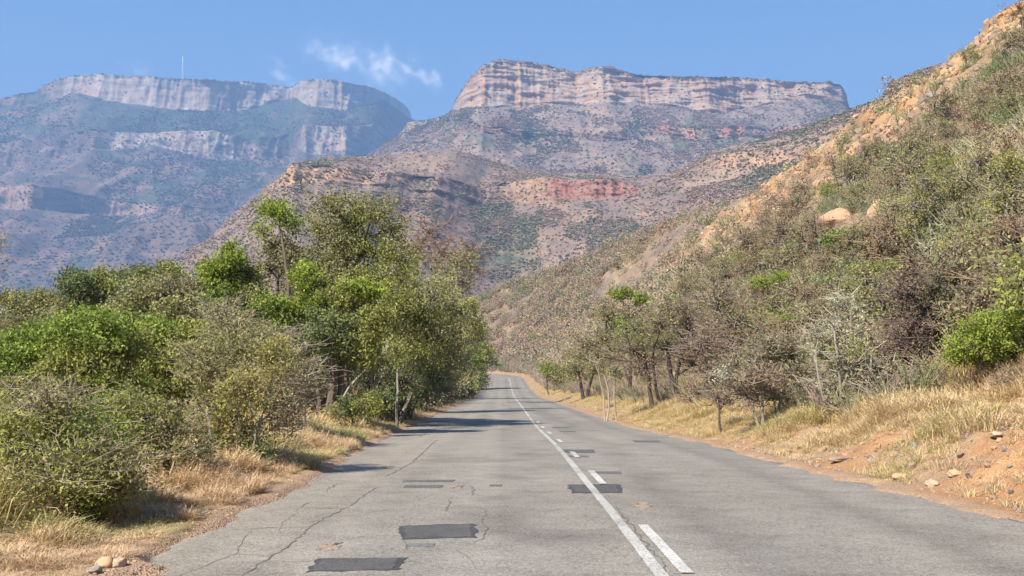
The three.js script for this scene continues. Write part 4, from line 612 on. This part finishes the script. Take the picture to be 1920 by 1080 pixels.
surveyed({ name: 'white_bush', label: 'upright bush with whitish lichen-covered branches above the dark boulder', category: 'bush', bark: BARK.grey, twig: [0.33, 0.30, 0.22] }, 23, 1570,
  [[1575, 560, 22, 18, 'pale', 16, 9, { bare: 2 }], [1600, 580, 20, 20, 'pale', 12, 8, { bare: 2 }], [1565, 600, 30, 26, 'pale', 26, 9, { bare: 2 }], [1530, 620, 26, 20, 'pale', 26, 10, { bare: 2 }], [1600, 620, 26, 26, 'pale', 18, 8, { bare: 2 }], [1550, 650, 44, 30, 'green', 46, 10, { bare: 3 }], [1590, 680, 50, 36, 'grey', 60, 12, { bare: 3 }], [1560, 720, 50, 30, 'grey', 50, 10, { bare: 3 }], [1610, 650, 30, 24, 'green', 26, 14, { bare: 1 }], [1590, 745, 50, 20, 'olive', 60, 14, { bare: 2 }], [1640, 725, 40, 24, 'brown', 50, 8, { bare: 3 }], [1650, 690, 36, 30, 'grey', 46, 10, { bare: 3 }]],
  [[1572, 1562, 610, 0.035, 0.02, 0, 0.2], [1575, 1600, 620, 0.03, 0.015, 0, 0.2], [1568, 1530, 650, 0.03, 0.015, 0, 0.2]], { ...T2, leaf: 0.075, spread: 0.13, tw: 0.01, reach: 0.26 }, 149);
surveyed({ name: 'lime_bush', label: 'small bright green bush behind the white-branched one', category: 'bush' }, 42, 1480,
  [[1475, 606, 36, 18, 'lime', 70, 26], [1500, 600, 30, 18, 'bright', 50, 26], [1465, 622, 28, 14, 'bright', 36, 24]], [[1480, 1478, 620, 0.06, 0.03]], { ...T2, leaf: 0.1, spread: 0.18 }, 150);
surveyed({ name: 'vine_bush', label: 'dark bare bush capped by a lime green creeper', category: 'bush', bark: BARK.dark, twig: [0.13, 0.10, 0.085] }, 54, 1445,
  [[1430, 528, 26, 10, 'lime', 40, 26], [1462, 516, 18, 10, 'lime', 34, 26], [1445, 560, 36, 26, 'brown', 60, 6, { bare: 4 }], [1465, 545, 24, 26, 'dark', 30, 16, { bare: 2 }], [1430, 590, 34, 26, 'brown', 50, 6, { bare: 4 }]], [[1445, 1445, 550, 0.08, 0.04], [1450, 1460, 540, 0.06, 0.03]], { ...T2, reach: 0.35 }, 151);
surveyed({ name: 'dark_thicket', label: 'broad dark leafless thicket above the straw-coloured bank', category: 'bush', bark: BARK.dark, twig: [0.14, 0.105, 0.085] }, 24, 1735,
  [[1700, 540, 60, 40, 'brown', 90, 7, { bare: 4 }], [1760, 530, 50, 36, 'dark', 60, 12, { bare: 3 }], [1720, 600, 66, 40, 'brown', 100, 6, { bare: 4 }], [1690, 640, 60, 30, 'brown', 80, 6, { bare: 4 }], [1770, 610, 44, 40, 'yellow', 50, 12, { bare: 3 }], [1730, 570, 50, 30, 'yellow', 36, 8, { bare: 3 }], [1790, 500, 40, 26, 'olive', 40, 12, { bare: 3 }], [1660, 680, 46, 24, 'brown', 50, 6, { bare: 4 }], [1740, 670, 50, 24, 'dark', 50, 8, { bare: 3 }]],
  [[1735, 1700, 600, 0.07, 0.03], [1745, 1770, 590, 0.06, 0.03], [1740, 1740, 620, 0.06, 0.03]], { ...T2, leaf: 0.075, spread: 0.15, tw: 0.01, reach: 0.3 }, 152);
surveyed({ name: 'lime_bush', label: 'large spreading lime green bush at the right picture edge', category: 'bush', bark: BARK.grey }, 20, 1880,
  [[1860, 600, 60, 26, 'lime', 120, 26], [1920, 590, 50, 26, 'lime', 90, 26], [1820, 640, 50, 24, 'lime', 100, 26], [1880, 640, 60, 28, 'lime', 120, 26], [1800, 664, 30, 14, 'lime', 40, 24], [1940, 640, 50, 36, 'bright', 80, 26], [1870, 672, 60, 16, 'bright', 60, 22]],
  [[1885, 1860, 640, 0.05, 0.02], [1890, 1910, 630, 0.05, 0.02], [1880, 1820, 660, 0.04, 0.02]], { ...T2, leaf: 0.07, spread: 0.14, tw: 0.009 }, 153);
surveyed({ name: 'dry_shrub', label: 'dark twiggy shrub under the large lime green bush', category: 'bush', bark: BARK.dark, twig: [0.17, 0.13, 0.10] }, 18.5, 1900,
  [[1895, 715, 30, 26, 'brown', 40, 5, { bare: 4 }], [1930, 700, 30, 26, 'brown', 40, 5, { bare: 4 }]], [[1898, 1895, 720, 0.03, 0.012], [1900, 1925, 715, 0.025, 0.012]], { ...T2, leaf: 0.05, spread: 0.12, tw: 0.008, reach: 0.22 }, 154);
surveyed({ name: 'sapling', label: 'short dark-stemmed sapling standing in the straw grass by the road', bark: BARK.dark, twig: [0.2, 0.15, 0.12] }, 27, 1350,
  [[1345, 740, 24, 24, 'brown', 26, 6, { bare: 3 }], [1365, 745, 20, 20, 'grey', 20, 6, { bare: 3 }]], [[1350, 1348, 750, 0.045, 0.02]], { ...T2, leaf: 0.07, spread: 0.14, reach: 0.26, tw: 0.009 }, 155);
surveyed({ name: 'yellow_tree', label: 'feathery yellow-green tree high on the right slope below the rocks', bark: BARK.grey, twig: BARK.grey }, 42, 1750,
  [[1740, 340, 40, 30, 'yellow', 60, 16, { bare: 1 }], [1715, 385, 36, 30, 'yellow', 50, 16, { bare: 1 }], [1775, 370, 40, 34, 'yellow', 60, 16, { bare: 1 }], [1745, 410, 46, 30, 'olive', 60, 14, { bare: 2 }], [1790, 405, 30, 30, 'yellow', 40, 14, { bare: 1 }], [1705, 420, 30, 24, 'yellow', 36, 14]],
  [[1748, 1740, 390, 0.07, 0.03], [1752, 1775, 390, 0.06, 0.03], [1746, 1712, 400, 0.05, 0.02]], { ...T2, leaf: 0.11, spread: 0.22 }, 156);
surveyed({ name: 'yellow_tree', label: 'yellow-olive tree on the right slope, cut by the picture edge', bark: BARK.grey, twig: BARK.grey }, 34, 1895,
  [[1890, 310, 36, 30, 'yellow', 60, 16], [1920, 350, 46, 40, 'yellow', 80, 16, { bare: 1 }], [1875, 360, 36, 30, 'olive', 50, 16, { bare: 1 }], [1900, 400, 50, 34, 'olive', 70, 14, { bare: 2 }], [1850, 390, 30, 24, 'yellow', 34, 14]],
  [[1895, 1890, 370, 0.08, 0.03], [1900, 1925, 380, 0.07, 0.03]], { ...T2, leaf: 0.1, spread: 0.2 }, 157);
surveyed({ name: 'umbrella_tree', label: 'small green umbrella-shaped tree below the orange boulders' }, 56, 1582,
  [[1570, 445, 26, 18, 'bright', 50, 22], [1600, 442, 26, 18, 'green', 50, 22], [1585, 460, 36, 14, 'green', 50, 22]], [[1583, 1583, 455, 0.09, 0.05]], { ...T2, leaf: 0.17, spread: 0.3 }, 158);
surveyed({ name: 'dead_tree', label: 'bleached leafless tree on the slope above the dark thicket', bark: BARK.white, twig: BARK.white }, 37, 1758,
  [[1735, 465, 20, 24, 'grey', 6, 0, { bare: 2 }], [1770, 470, 20, 20, 'grey', 6, 0, { bare: 2 }], [1750, 450, 20, 20, 'grey', 6, 0, { bare: 2 }]], [[1760, 1735, 460, 0.04, 0.015, 0, 0.1], [1760, 1772, 465, 0.035, 0.015], [1758, 1748, 450, 0.03, 0.012]], { ...T2, reach: 0.3 }, 159);
surveyed({ name: 'green_bush', label: 'wide mid-green bush on the slope between umbrella tree and dark thicket', category: 'bush' }, 40, 1660,
  [[1630, 505, 40, 20, 'green', 70, 24], [1680, 505, 40, 22, 'bright', 70, 22], [1610, 525, 30, 18, 'olive', 40, 20], [1660, 530, 46, 18, 'green', 60, 22]], [[1650, 1640, 520, 0.06, 0.03], [1660, 1680, 520, 0.05, 0.02]], { ...T2, leaf: 0.11, spread: 0.2 }, 160);

// --- shrubs one by one over the right hillside, nearest ones; farther on the scrub reads as a mass
{
  const R = rng(77), proto = [];
  const make = (col, leaves, bare, bark, twig, seed, leafSize) => { const r = rng(seed), lobes = []; for (let k = 0; k < 4; k++) { const a = k * 1.57 + r(), d = 0.2 + 0.3 * r(); lobes.push({ at: [Math.cos(a) * d, 0.75 + 0.5 * r(), Math.sin(a) * d], r: [0.5, 0.4, 0.5], col, n: 16, m: leaves, leaf: leafSize * 0.8, spread: 0.17, bare, tw: 0.012, reach: 0.3, wood: 0.7 }); }
    return plantParts({ seed, bark, twig, lobes, sides: 5, stems: [[[0, -0.2, 0], [0.1, 0.8, 0], 0.05, 0.02], [[0, -0.2, 0], [-0.3, 0.7, 0.2], 0.04, 0.02], [[0, -0.2, 0], [0.2, 0.7, -0.3], 0.04, 0.02]] }); };
  const kinds = [
    { p: make('brown', 6, 3, BARK.grey, [0.215, 0.16, 0.10], 201, 0.11), name: 'bare_shrub', label: 'leafless grey-brown shrub', group: 'bare shrubs over the right hillside' },
    { p: make('grey', 13, 2, BARK.grey, [0.225, 0.175, 0.11], 202, 0.11), name: 'grey_shrub', label: 'thin grey-green shrub', group: 'grey shrubs over the right hillside' },
    { p: make('olive', 18, 1, BARK.brown, [0.2, 0.16, 0.12], 203, 0.12), name: 'olive_shrub', label: 'rounded olive shrub', group: 'olive shrubs over the right hillside' },
    { p: make('green', 24, 0, BARK.brown, [0.2, 0.16, 0.12], 204, 0.12), name: 'green_shrub', label: 'leafy green shrub', group: 'green shrubs over the right hillside' },
    { p: make('yellow', 16, 1, BARK.grey, [0.3, 0.25, 0.19], 205, 0.11), name: 'yellow_shrub', label: 'yellowish shrub', group: 'yellow shrubs over the right hillside' },
  ];
  let n = 0, tries = 0; const spots = [];
  while (n < 220 && tries++ < 30000) {
    const D = 18 + 130 * Math.pow(R(), 1.15), px = 1010 + 960 * R(), x = eastAt(px, D), e = x - edgeR(D); if (e < 4.6 || e > 60) continue;
    const y = landUp(x, D), py = 692 - (y - EYE) / D * FOCAL; if (py < -40 || py > 690) continue;
    if (px > 1510 && px < 1690 && py > 404 && py < 490 && D < 110) continue; if (spots.some(([a, b, w]) => Math.hypot(a - x, b - D) < w)) continue;
    if (e > 27 && D > 82 && R() < 0.92) continue; if (e > 40 && D > 60 && R() < 0.8) continue;
    const up = ss(px, 1300, 1700), q = R(), k = q < 0.42 - 0.06 * up ? 0 : q < 0.68 - 0.06 * up ? 1 : q < 0.86 ? 2 : q < 0.92 ? 3 : 4, K = kinds[k], s = (0.8 + R() * 1.0) * (0.75 + 0.5 * ss(D, 20, 80));
    spots.push([x, D, 0.75 * s]);
    const g = new THREE.Group(); child(g, 'trunk', K.p.trunk, M.bark); child(g, 'branches', K.p.branches, M.bark); child(g, 'crown', K.p.crown, M.leaf);
    g.position.set(x, y, -D); g.rotation.y = R() * 6.283; g.scale.set(s * (0.85 + R() * 0.4), s * (0.8 + R() * 0.4), s * (0.85 + R() * 0.4));
    const zone = (D < 34 ? 'near the lime green bush and thicket' : D < 62 ? 'beyond the dark thicket' : D < 100 ? 'around the orange boulders' : 'toward the road bend'), band = e < 14 ? 'low on' : e < 28 ? 'halfway up' : 'high on'; add(g, K.name, K.label + ', ' + band + ' the right hillside ' + zone, 'shrub', K.group); n++;
  }
  // the mass
  const mass = (geometry, count, seed, name, label, tint, d0, d1, size, e0 = 4.6, e1 = 64.6) => {
    const r = rng(seed), mesh = new THREE.InstancedMesh(geometry, M.scrub, count), m = new THREE.Matrix4(), q = new THREE.Quaternion(), eu = new THREE.Euler(), c = new THREE.Color(); let k = 0, t = 0;
    while (k < count && t++ < count * 20) {
      const D = d0 * Math.pow(d1 / d0, r()), x = edgeR(D) + e0 + (e1 - e0) * r(), e = x - edgeR(D), w = size * (0.5 + r() * 0.9) * (0.8 + 0.5 * ss(D, 60, 250));
      if (x / D > 0.62) continue; { const px = 942 + x / D * FOCAL, py = 692 - (landUp(x, D) - EYE) / D * FOCAL; if (size > 1 && px > 1525 && px < 1675 && py > 402 && py < 470) continue; } if (r() > 0.35 + 0.65 * ss(fbm(x / 6, D / 9, 1.2), 0.36, 0.55)) continue; if (e > 27 && D > 82 && D < 300 && r() < (e > 44 ? 0.96 : 0.88)) continue;
      eu.set((r() - 0.5) * 0.4, r() * 6.28, (r() - 0.5) * 0.4); m.compose(new THREE.Vector3(x, landUp(x, D) - 0.05 * w, -D), q.setFromEuler(eu), new THREE.Vector3(w * (0.9 + r() * 0.5), w * (0.7 + r() * 0.6), w * (0.9 + r() * 0.5))); mesh.setMatrixAt(k, m);
      const a = tint(r, x, D); mesh.setColorAt(k, c.setRGB(a[0], a[1], a[2])); k++;
    }
    mesh.count = k; add(mesh, name, label, undefined, undefined, 'stuff');
  };
  const fine = (seed, twigs, leaves, L) => { const r = rng(seed), s = new Shape(); for (let q = 0; q < twigs; q++) { const a = r() * 6.28, t = 0.25 + r() * 0.4, k = 0.75 + r() * 0.5; s.tube([[0, 0, 0], [Math.cos(a) * t * 0.5, 0.35 + r() * 0.2, Math.sin(a) * t * 0.5], [Math.cos(a) * t + gauss(r) * 0.15, 0.6 + r() * 0.45, Math.sin(a) * t + gauss(r) * 0.15]], 0.016, 0.006, 3, [k, k, k]); }
    for (let q = 0; q < leaves; q++) { const a = r() * 6.28, h = r(), d = Math.sqrt(r()) * 0.55 * Math.sqrt(Math.max(0.1, 1 - (h - 0.45) ** 2 * 2.5)), k = 0.7 + r() * 0.6; s.leaf(Math.cos(a) * d, 0.2 + h * 0.8, Math.sin(a) * d, L, L * 0.55, [k, k, k], r); } return s.build(); };
  const tone = (r, x, D) => { const g = fbm(x / 8, D / 14, 7.4) + (r() - 0.5) * 0.3; return g > 0.7 ? [0.15, 0.19, 0.065] : g > 0.54 ? [0.22, 0.215, 0.11] : r() < 0.2 ? [0.40, 0.33, 0.17] : [0.26 + r() * 0.09, 0.20 + r() * 0.065, 0.125 + r() * 0.04]; };
  mass(fine(301, 26, 110, 0.09), 5600, 302, 'hillside_scrub', 'thin grey and olive scrub covering the right hillside', tone, 30, 150, 1.2);
  mass(fine(303, 12, 60, 0.17), 9000, 304, 'hillside_scrub', 'brownish scrub on the slope beyond the road bend', (r, x, D) => r() < 0.5 ? tone(r, x, D) : [0.27 + r() * 0.09, 0.205 + r() * 0.06, 0.135 + r() * 0.04], 120, 640, 1.7);
  mass(fine(305, 14, 20, 0.05), 9000, 306, 'hillside_scrub', 'low dry herbs between the shrubs of the right hillside', (r) => r() < 0.5 ? [0.40, 0.30, 0.16] : [0.27, 0.21, 0.14], 17, 130, 0.45);
  mass(fine(309, 14, 40, 0.12), 1500, 310, 'undergrowth', 'brown brushwood closing in at the far road bend', (r) => r() < 0.25 ? [0.19, 0.19, 0.10] : [0.26 + r() * 0.08, 0.195 + r() * 0.06, 0.15 + r() * 0.04], 140, 430, 1.5, 1.6, 12);
  mass(fine(307, 26, 60, 0.06), 900, 308, 'undergrowth', 'brown brushwood between the trunks along the right verge', (r) => r() < 0.3 ? [0.20, 0.20, 0.09] : [0.25 + r() * 0.08, 0.19 + r() * 0.06, 0.14 + r() * 0.04], 21, 150, 0.85, 1.9, 7);
}
// low undergrowth under the wood on the left
{
  const r = rng(91), s = new Shape(); for (let q = 0; q < 130; q++) { const a = r() * 6.28, d = Math.sqrt(r()) * 0.5, k = 0.7 + r() * 0.6; s.leaf(Math.cos(a) * d, 0.05 + r() * 0.8, Math.sin(a) * d, 0.1, 0.06, [k, k, k], r); } for (let q = 0; q < 16; q++) { const a = r() * 6.28, k = 0.8 + r() * 0.8; s.tube([[0, 0, 0], [Math.cos(a) * 0.25, 0.5, Math.sin(a) * 0.25], [Math.cos(a) * 0.5, 0.8 + r() * 0.3, Math.sin(a) * 0.5]], 0.012, 0.005, 3, [k * 1.6, k * 1.3, k * 1.2]); }
  const mesh = new THREE.InstancedMesh(s.build(), M.scrub, 5200), m = new THREE.Matrix4(), q = new THREE.Quaternion(), eu = new THREE.Euler(), c = new THREE.Color(); let k = 0;
  while (k < 5200) {
    const D = 24 * Math.pow(10, r()), l = 1.2 + 60 * Math.pow(r(), 1.6) * (D / 60 + 0.3), x = edgeL(D) - l; if (x / D < -0.85 || l < 1.2 + 3.4 * (1 - ss(D, 30, 40))) continue;
    const w = 0.7 + r() * 1.1 + ss(D, 50, 120) * 1.6; eu.set(0, r() * 6.28, 0); m.compose(new THREE.Vector3(x, landUp(x, D) - 0.05, -D), q.setFromEuler(eu), new THREE.Vector3(w, w * (0.7 + r() * 0.5), w)); mesh.setMatrixAt(k, m);
    const g = r(); mesh.setColorAt(k, g < 0.5 ? c.setRGB(0.12, 0.14, 0.06) : g < 0.8 ? c.setRGB(0.19, 0.185, 0.085) : c.setRGB(0.26, 0.20, 0.14)); k++;
  }
  add(mesh, 'undergrowth', 'low mixed undergrowth filling the wood left of the road', undefined, undefined, 'stuff');
}

// ---------------------------------------------------------------- grass of the verges
{
  const tuft = (seed, n, bend, seeds, thin = 1) => { const r = rng(seed), s = new Shape();
    for (let q = 0; q < n; q++) { const a = r() * 6.283, d = Math.sqrt(r()) * 0.16, h = 0.45 + r() * 0.55, lean = bend * (0.3 + r()), w = (0.0075 + r() * 0.006) * thin, bx = Math.cos(a) * d, bz = Math.sin(a) * d, ta = a + (r() - 0.5) * 2, tx = Math.cos(ta) * lean, tz = Math.sin(ta) * lean, sx = -Math.sin(ta) * w, sz = Math.cos(ta) * w, k = 0.72 + r() * 0.56, c = [k, k, k];
      const o = s.v(bx - sx, 0, bz - sz, c); s.v(bx + sx, 0, bz + sz, c); s.v(bx + tx * 0.35 - sx, h * 0.6, bz + tz * 0.35 - sz, c); s.v(bx + tx * 0.35 + sx, h * 0.6, bz + tz * 0.35 + sz, c); s.v(bx + tx, h * (1 - lean * 0.3), bz + tz, c); s.i.push(o, o + 1, o + 2, o + 1, o + 3, o + 2, o + 2, o + 3, o + 4);
      if (r() < seeds) s.leaf(bx + tx, h * (1 - lean * 0.3), bz + tz, 0.12 * thin, 0.022 * thin, [k * 1.15, k * 1.05, k], r, 0.1); }
    return s.build(); };
  const field = (geometry, count, seed, name, label, spot, tint) => { const r = rng(seed), mesh = new THREE.InstancedMesh(geometry, M.grass, count), m = new THREE.Matrix4(), q = new THREE.Quaternion(), eu = new THREE.Euler(), c = new THREE.Color(); let k = 0, t = 0;
    while (k < count && t++ < count * 30) { const p = spot(r); if (!p) continue; const [x, D, h] = p; eu.set((r() - 0.5) * 0.35, r() * 6.28, (r() - 0.5) * 0.35); const w = h * (0.8 + r() * 0.6) + 0.12; m.compose(new THREE.Vector3(x, landUp(x, D) - 0.015, -D), q.setFromEuler(eu), new THREE.Vector3(w * 1.3, h, w * 1.3)); mesh.setMatrixAt(k, m); const a = tint(r, x, D); mesh.setColorAt(k, c.setRGB(a[0], a[1], a[2])); k++; }
    mesh.count = k; add(mesh, name, label, undefined, undefined, 'stuff'); };
  const straw = [0.60, 0.46, 0.26], gold = [0.55, 0.44, 0.185], pink = [0.56, 0.40, 0.25], green = [0.30, 0.32, 0.10];
  field(tuft(1, 20, 0.42, 0.2, 0.8), 24000, 11, 'dry_grass', 'golden dry grass along the left verge', (r) => {
    const D = 6.2 * Math.pow(r() < 0.8 ? 6 : 40, r()), l = -0.12 + 4.5 * Math.pow(r(), 1.35), x = edgeL(D) - l; if (l < 0.5 * fbm(x * 2, D * 2, 3) - 0.1) return null;
    const wide = 2.0 + 2.6 * ss(D, 14, 20) * (1 - ss(D, 31, 35)); if (l > wide + 0.6 * r()) return null;
    if (D < 10.5 && l > 1.7) return null; return [x, D, lerp(0.12, 0.38, ss(l, 0.15, 1.8)) * lerp(0.65, 1, ss(D, 8, 16)) * (0.35 + 1.3 * ss(fbm(x * 1.6, D * 1.3, 4.2), 0.3, 0.7)) * (0.55 + r() * 0.8)]; }, (r, x, D) => { const l = edgeL(D) - x, g = fbm(x * 0.8, D * 0.6, 5) + (r() - 0.5) * 0.25; return mix3(mix3(pink, straw, ss(l + r() * 0.7, 0.7, 1.8)), g > 0.62 ? green : gold, g > 0.5 ? 0.65 : 0.15 * r()); });
  field(tuft(2, 20, 0.4, 0.3, 0.8), 36000, 12, 'dry_grass', 'straw-coloured grass on the bank right of the road', (r) => {
    const D = 9.5 * Math.pow(r() < 0.75 ? 5 : 18, r()), e = 0.15 + 6.5 * r(), x = edgeR(D) + e; if (x / D > 0.6) return null;
    const dirt = fbm(x * 0.55, D * 0.4, 3.9) + 0.16 * (1 - ss(D, 15, 24)) - 0.09 * ss(e, 2, 5); if (dirt > 0.56 && r() < 0.82 * (1 - 0.6 * ss(D, 22, 40))) return null; if (e < 0.5 + 0.9 * (1 - ss(D, 16, 22)) && r() < 0.8) return null;
    return [x, D, (0.11 + 0.15 * ss(e, 0.4, 2.2)) * (0.4 + 1.2 * ss(fbm(x * 1.4, D * 1.1, 6.2), 0.3, 0.7)) * (0.5 + r() * 0.8)]; }, (r, x, D) => { const g = fbm(x * 0.5, D * 0.4, 9) + (r() - 0.5) * 0.25; return g > 0.68 ? mix3(green, gold, 0.3 + r() * 0.6) : mix3(straw, gold, ss(D, 18, 30) * 0.7 * r() + 0.2 * r()); });
  field(tuft(3, 26, 0.3, 0.7, 0.45), 420, 13, 'tall_grass', 'tall seeding grass clumps against the left bushes', (r) => { const D = 8.5 + 24 * r(), w = D < 13 ? 1.6 : D < 18 ? 2.3 : 3.2, l = w + 0.9 * r(), x = edgeL(D) - l; if (fbm(x, D, 2) < 0.42) return null; return [x, D, 0.5 + 0.45 * r()]; }, (r) => mix3(straw, [0.40, 0.36, 0.15], r()));
}
// ---------------------------------------------------------------- stones
function stoneGeometry(seed, detail, rough, flat = 1) {
  const g = mergeVertices(new THREE.IcosahedronGeometry(1, detail).deleteAttribute('normal').deleteAttribute('uv')), p = g.attributes.position, n = p.count, c = new Float32Array(n * 3);
  const R = rng(seed), cuts = []; for (let k = 0; k < 9; k++) { const a = R() * 6.28, b = Math.asin(2 * R() - 1); cuts.push([Math.cos(b) * Math.cos(a), Math.sin(b), Math.cos(b) * Math.sin(a), 0.62 + R() * 0.28]); }
  for (let k = 0; k < n; k++) { let x = p.getX(k), y = p.getY(k), z = p.getZ(k); for (const [a, b, e, d] of cuts) { const t = x * a + y * b + z * e; if (t > d) { const u = t - d; x -= a * u * 0.9; y -= b * u * 0.9; z -= e * u * 0.9; } }
    const f = 1 + (fbm(x * 2 + seed, y * 2, z * 2 + 3) - 0.5) * rough; p.setXYZ(k, x * f, y * f * flat, z * f); const q = 0.75 + 0.5 * fbm(x * 4 + 9, y * 4 + seed, z * 4 + 2); c[k * 3] = q; c[k * 3 + 1] = q * (0.96 + 0.08 * R()); c[k * 3 + 2] = q; }
  g.setAttribute('color', new THREE.BufferAttribute(c, 3)); g.computeVertexNormals(); return g;
}
const stoneMaterial = {}; const stoneOf = (rgb) => stoneMaterial[rgb] ??= mat({ vertexColors: true, color: new THREE.Color().setRGB(...rgb), roughness: 0.95, bumpMap: gritTile, bumpScale: 0.04 });
const S = { cream: [0.42, 0.32, 0.22], ochre: [0.46, 0.30, 0.17], rust: [0.42, 0.25, 0.145], grey: [0.24, 0.20, 0.165], dark: [0.10, 0.09, 0.085], brown: [0.27, 0.19, 0.135] };
function groundAlong(px, py, d0 = 5, d1 = 400) { const d = bearing(px, py); for (let D = d0; D < d1; D *= 1.004) { const x = d[0] / -d[2] * D, y = EYE + d[1] / -d[2] * D; if (y < landUp(x, D)) return [x, D]; } return null; }
let stoneSeed = 460;
function stone(px, py, wide, tall, col, label, name = 'stone', category = 'stone', group) {   // width and height as they appear
  const q = groundAlong(px, py); if (!q) return; const [x, D] = q, s = D / FOCAL, w = wide * s / 2 * 1.3, h = tall * s * 1.1;
  const m = new THREE.Mesh(stoneGeometry(stoneSeed++, 5, 0.75), stoneOf(S[col])); const big = category === 'boulder'; m.scale.set(w, big ? Math.max(h * 0.8, w * 0.62) : h * 0.62, w * 0.85); m.position.set(x, landUp(x, D) + (big ? -0.1 * w : h * 0.22), -D); m.rotation.y = stoneSeed * 1.7; add(m, name, label, category, group);
}
stone(222, 1062, 28, 17, 'cream', 'cream stone, rightmost of the little pile by the left road edge');
stone(195, 1064, 32, 20, 'ochre', 'ochre stone in the middle of the little pile at lower left');
stone(177, 1076, 26, 14, 'grey', 'grey flat stone, leftmost of the little pile at lower left');
stone(1511, 752, 74, 44, 'dark', 'dark rounded boulder in the grass below the white-branched bush', 'boulder', 'boulder');
stone(1748, 910, 22, 12, 'cream', 'pale stone lying nearest the road on the right dirt bank');
stone(1575, 864, 38, 9, 'brown', 'long flat brown stone at the left end of the dirt bank');
stone(1640, 858, 24, 10, 'brown', 'brown stone half buried in the dirt heap, right of the flat one');
stone(1715, 842, 18, 16, 'grey', 'upright grey stone in the middle of the dirt bank');
stone(1790, 892, 22, 12, 'ochre', 'ochre stone on the bank right of the palest one');
stone(1710, 880, 16, 14, 'brown', 'small brown stone below the upright grey one'); stone(1690, 898, 26, 12, 'ochre', 'ochre stone at the foot of the dirt heap left of the palest one');
stone(1820, 895, 16, 12, 'brown', 'brown stone right of the ochre pair on the dirt bank'); stone(1896, 928, 10, 8, 'dark', 'small dark stone low on the dirt bank at the right picture edge'); stone(1800, 856, 16, 8, 'brown', 'small brown stone above the ochre one on the dirt bank'); stone(1870, 822, 24, 10, 'cream', 'pale flat stone high in the straw at the right');
stone(1576, 414, 84, 36, 'rust', 'large orange boulder high on the right slope', 'boulder', 'boulder');
stone(1648, 400, 36, 34, 'ochre', 'pale orange boulder right of the largest one on the slope', 'boulder', 'boulder');
stone(1466, 342, 20, 18, 'rust', 'orange block at the edge of the bare orange strip', 'boulder', 'boulder');
for (const [px, py, w, h, c, l] of [[1890, 205, 40, 26, 'ochre', 'topmost block of the stacked orange outcrop at the upper right'], [1910, 222, 50, 22, 'rust', 'widest block of the stacked orange outcrop at the upper right'], [1880, 226, 36, 14, 'ochre', 'lowest flat block of the stacked outcrop at the upper right']]) stone(px, py, w, h, c, l, 'boulder', 'boulder');
{ // broken rock along the crest and grit on the banks: countless
  const strew = (count, seed, name, label, spot, size, cols) => { const r = rng(seed), mesh = new THREE.InstancedMesh(stoneGeometry(seed, 2, 0.9).deleteAttribute('normal'), M.stone, count), m = new THREE.Matrix4(), q = new THREE.Quaternion(), eu = new THREE.Euler(), c = new THREE.Color(); let k = 0, t = 0;
    while (k < count && t++ < count * 40) { const p = spot(r); if (!p) continue; const [x, D] = p, w = size * (0.4 + 1.6 * Math.pow(r(), 3)); eu.set(r() * 6, r() * 6, r() * 6); m.compose(new THREE.Vector3(x, landUp(x, D) + w * 0.1, -D), q.setFromEuler(eu), new THREE.Vector3(w, w * (0.5 + r() * 0.4), w * (0.7 + r() * 0.4))); mesh.setMatrixAt(k, m); const a = cols[Math.floor(r() * cols.length)]; mesh.setColorAt(k, c.setRGB(a[0], a[1], a[2])); k++; }
    mesh.count = k; add(mesh, name, label, undefined, undefined, 'stuff'); };
  strew(2600, 501, 'rubble', 'broken orange rock along the bare hillside crest', (r) => { const D = 86 + 230 * r() * r() + 20 * r(), e = 27 + 28 * r(); return [edgeR(D) + e, D]; }, 0.36, [S.rust, S.ochre, S.brown, [0.3, 0.2, 0.13]]);
  strew(2600, 502, 'rubble', 'small stones strewn over the orange dirt bank', (r) => { const D = 9 + 16 * r(), e = 0.1 + 3.4 * r(); return [edgeR(D) + e, D]; }, 0.028, [S.rust, S.brown, S.brown, S.grey]);
  strew(1600, 503, 'gravel', 'loose grit along the broken left road edge', (r) => { const D = 6 * Math.pow(5, r()), l = 0.7 * r() * r() - 0.28; return [edgeL(D) - l, D]; }, 0.009, [S.ochre, S.brown, S.brown, S.grey]);
  strew(260, 504, 'rubble', 'outcropping stones among the hillside shrubs', (r) => { const D = 25 + 110 * r(), e = 6 + 36 * r(); return [edgeR(D) + e, D]; }, 0.32, [S.rust, S.ochre, S.cream, S.grey]);
}
renderer.render(scene, camera);
